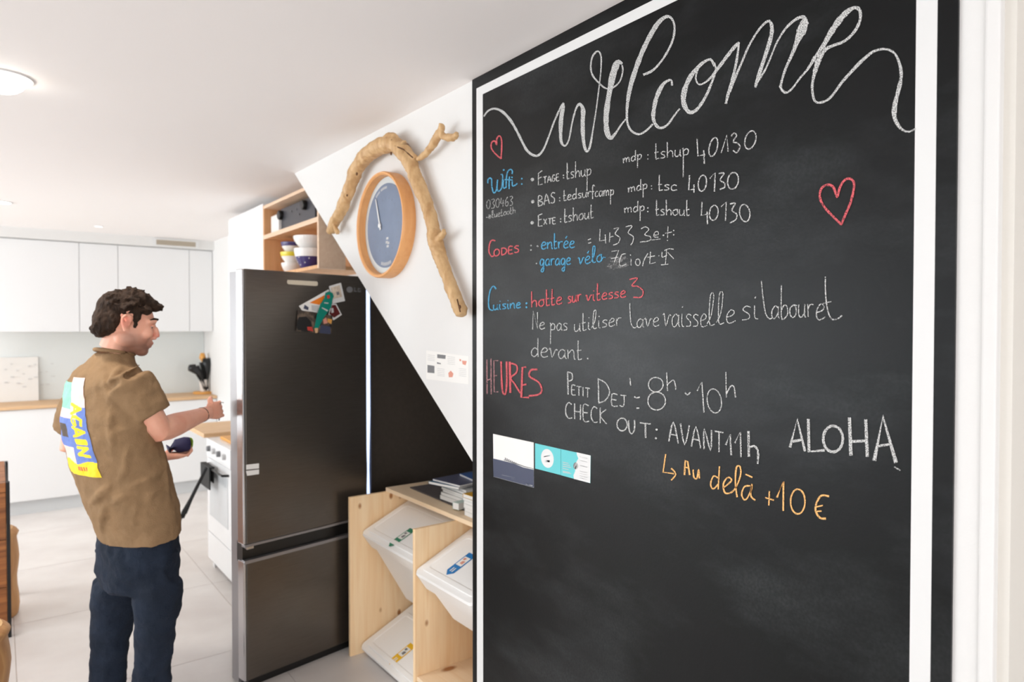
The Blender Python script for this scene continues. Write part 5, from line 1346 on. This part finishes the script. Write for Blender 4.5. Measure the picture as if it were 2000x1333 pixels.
# letters A G A I N, yellow, running down the right edge, each turned on its side
letters = []
vcur = .27
for ch in "AGAIN":
    hh_ = .085 if ch == 'I' else .115
    letters.append((vcur, vcur + hh_ - .018, ch)); vcur += hh_
def sdist(p, a, b):
    ax, ay = a; bx_, by = b; dx, dy = bx_ - ax, by - ay; l = dx * dx + dy * dy or 1e-9
    t = max(0, min(1, ((p[0] - ax) * dx + (p[1] - ay) * dy) / l)); return math.hypot(p[0] - ax - dx * t, p[1] - ay - dy * t)
def letter_at(u, v):
    for v0, v1, ch in letters:
        if v0 - .01 <= v < v1 + .01 and .5 <= u < .99:
            adv = G[ch][0]
            gx = (v - v0) / (v1 - v0) * (adv - .08); gy = (u - .64) / .26
            return min(sdist((gx, gy), s_[k], s_[k + 1]) for s_ in G[ch][1] for k in range(len(s_) - 1)) < .12
    return False
pm = [M['pblue'], M['pyellow'], M['pmint'], M['ppink'], M['pyellow'], M['pred'], mat('print_dark', (84, 70, 60), .8)]
bm = bmesh.new()
top_c = V(212, 757, zP); bot_c = V(232, 930, zP)
ztop = V(150, 735, zP).z; zbot = V(165, 925, zP - .1).z
grid = []
for j in range(PH + 1):
    v = j / PH; row = []
    cc_ = top_c.lerp(bot_c, v)
    for i in range(PW + 1):
        u = i / PW
        s = -.175 + .215 * u + .09 * v
        o0 = Vector((cc_.x, cc_.y, ztop + (zbot - ztop) * v)) + BR * s - BF * .6
        h = bv.ray_cast(o0, BF.normalized())
        row.append(bm.verts.new(h[0] - BF * .0015 + h[1] * .0012) if h[0] is not None else None)
    grid.append(row)
for j in range(PH):
    for i in range(PW):
        q = (grid[j][i], grid[j][i + 1], grid[j + 1][i + 1], grid[j + 1][i])
        if None in q: continue
        u, v = (i + .5) / PW, (j + .5) / PH
        c = printcol(u, v)
        if letter_at(u, v): c = 4
        if c is None: continue
        f = bm.faces.new(q); f.material_index = c
for v_ in [v for v in bm.verts if not v.link_faces]: bm.verts.remove(v_)
obj('back_print', bm, pm, shirt)['label'] = 'colourful back print with yellow letters reading AGAIN'

# ---------- jeans
bm = bmesh.new()
jl = [(1000, 262, .165, .105), (1040, 269, .190, .122), (1080, 270, .196, .130), (1110, 270, .196, .128), (1140, 268, .186, .114)]
loft(bm, [(V(px, py, 2.63), BR * a, BF * b_) for py, px, a, b_ in jl], 28)
tube(bm, [V(306, 1080, 2.57), V(308, 1140, 2.56), V(307, 1190, 2.56), V(303, 1240, 2.56), V(299, 1290, 2.57), Vector((anR.x, anR.y, .22)), Vector((anR.x, anR.y, .05))], [.085, .085, .080, .070, .065, .066, .070], 22)
tube(bm, [V(240, 1080, 2.68), V(230, 1140, 2.69), V(224, 1190, 2.70), V(217, 1240, 2.70), V(211, 1290, 2.70), Vector((anL.x, anL.y, .22)), Vector((anL.x, anL.y, .05))], [.098, .094, .080, .070, .065, .066, .070], 22)
jn = obj('jeans', bm, M['jeans'], pers)
remesh(jn, 0.0075, 6, [(0.020, 0.07, 1), (0.007, 0.022, 2)])
bm = bmesh.new()
for a_ in (anR, anL):
    bm = bmesh.new(); f = BF
    loft(bm, [(Vector((a_.x, a_.y, .045)) - f * .07, BR * .035, Z3 * .04), (Vector((a_.x, a_.y, .055)) - f * .02, BR * .043, Z3 * .052), (Vector((a_.x, a_.y, .05)) + f * .07, BR * .048, Z3 * .045), (Vector((a_.x, a_.y, .038)) + f * .15, BR * .048, Z3 * .033), (Vector((a_.x, a_.y, .03)) + f * .20, BR * .028, Z3 * .02)], 16)
    box(bm, Vector((a_.x, a_.y, 0)) - Vector((.09, .05, 0)), Vector((a_.x, a_.y, 0)) + Vector((.17, .05, .014)), bevel=.005)
    obj('shoe', bm, M['soles'], pers, smooth=True)
# ---------- bracelet, held things
d_ = (wrR - elR).normalized(); A_, B_ = frame_axes(d_)
bm = bmesh.new(); c_ = elR.lerp(wrR, .86)
tube(bm, [c_ + A_ * .031 * math.cos(2 * math.pi * k / 20) + B_ * .031 * math.sin(2 * math.pi * k / 20) for k in range(21)], .002, 6); obj('bracelet', bm, M['matblack'], pers)
g = V(356, 872, 2.93)
bm = bmesh.new()
tube(bm, [V(328, 878, 2.90), V(345, 872, 2.92), V(362, 868, 2.94), V(371, 867, 2.95)], [.022, .030, .032, .028], 14)
hc = obj('held_roll', bm, M['cloth'], None, smooth=True); tag(recentre(hc, g), 'dark indigo rolled cloth with green end held in the left hand of the man', 'cloth')
bm = bmesh.new(); tube(bm, [V(371.5, 867, 2.951), V(373.5, 867, 2.954)], [.027, .024], 14); oo = obj('green_end', bm, mat('lime_end', (150, 190, 60), .5), hc)
p0, p1, p2 = V(420, 786, 2.95), V(437, 787, 2.97), V(430, 796, 2.96)
bm = bmesh.new(); tube(bm, [p0, p1], .0025, 6); tube(bm, [V(430, 787, 2.96), V(430, 800, 2.96), V(428, 822, 2.955)], .0028, 6)
tag(recentre(obj('small_tool', bm, M['chrome'], None), V(430, 800, 2.96)), 'thin metal T-shaped tool held in the raised right hand of the man', 'tool')

# small print and marks joined into one part each
for o in bpy.data.objects:
    if o.type == 'MESH' and o.parent and any(k in o.name for k in ('print', 'text', 'lettering', 'marks', 'drawing', 'dots', 'stripe', 'knot', 'picture', 'emblem', 'wave_line')) and 'border' not in o.name:
        o['kind'] = 'stuff'
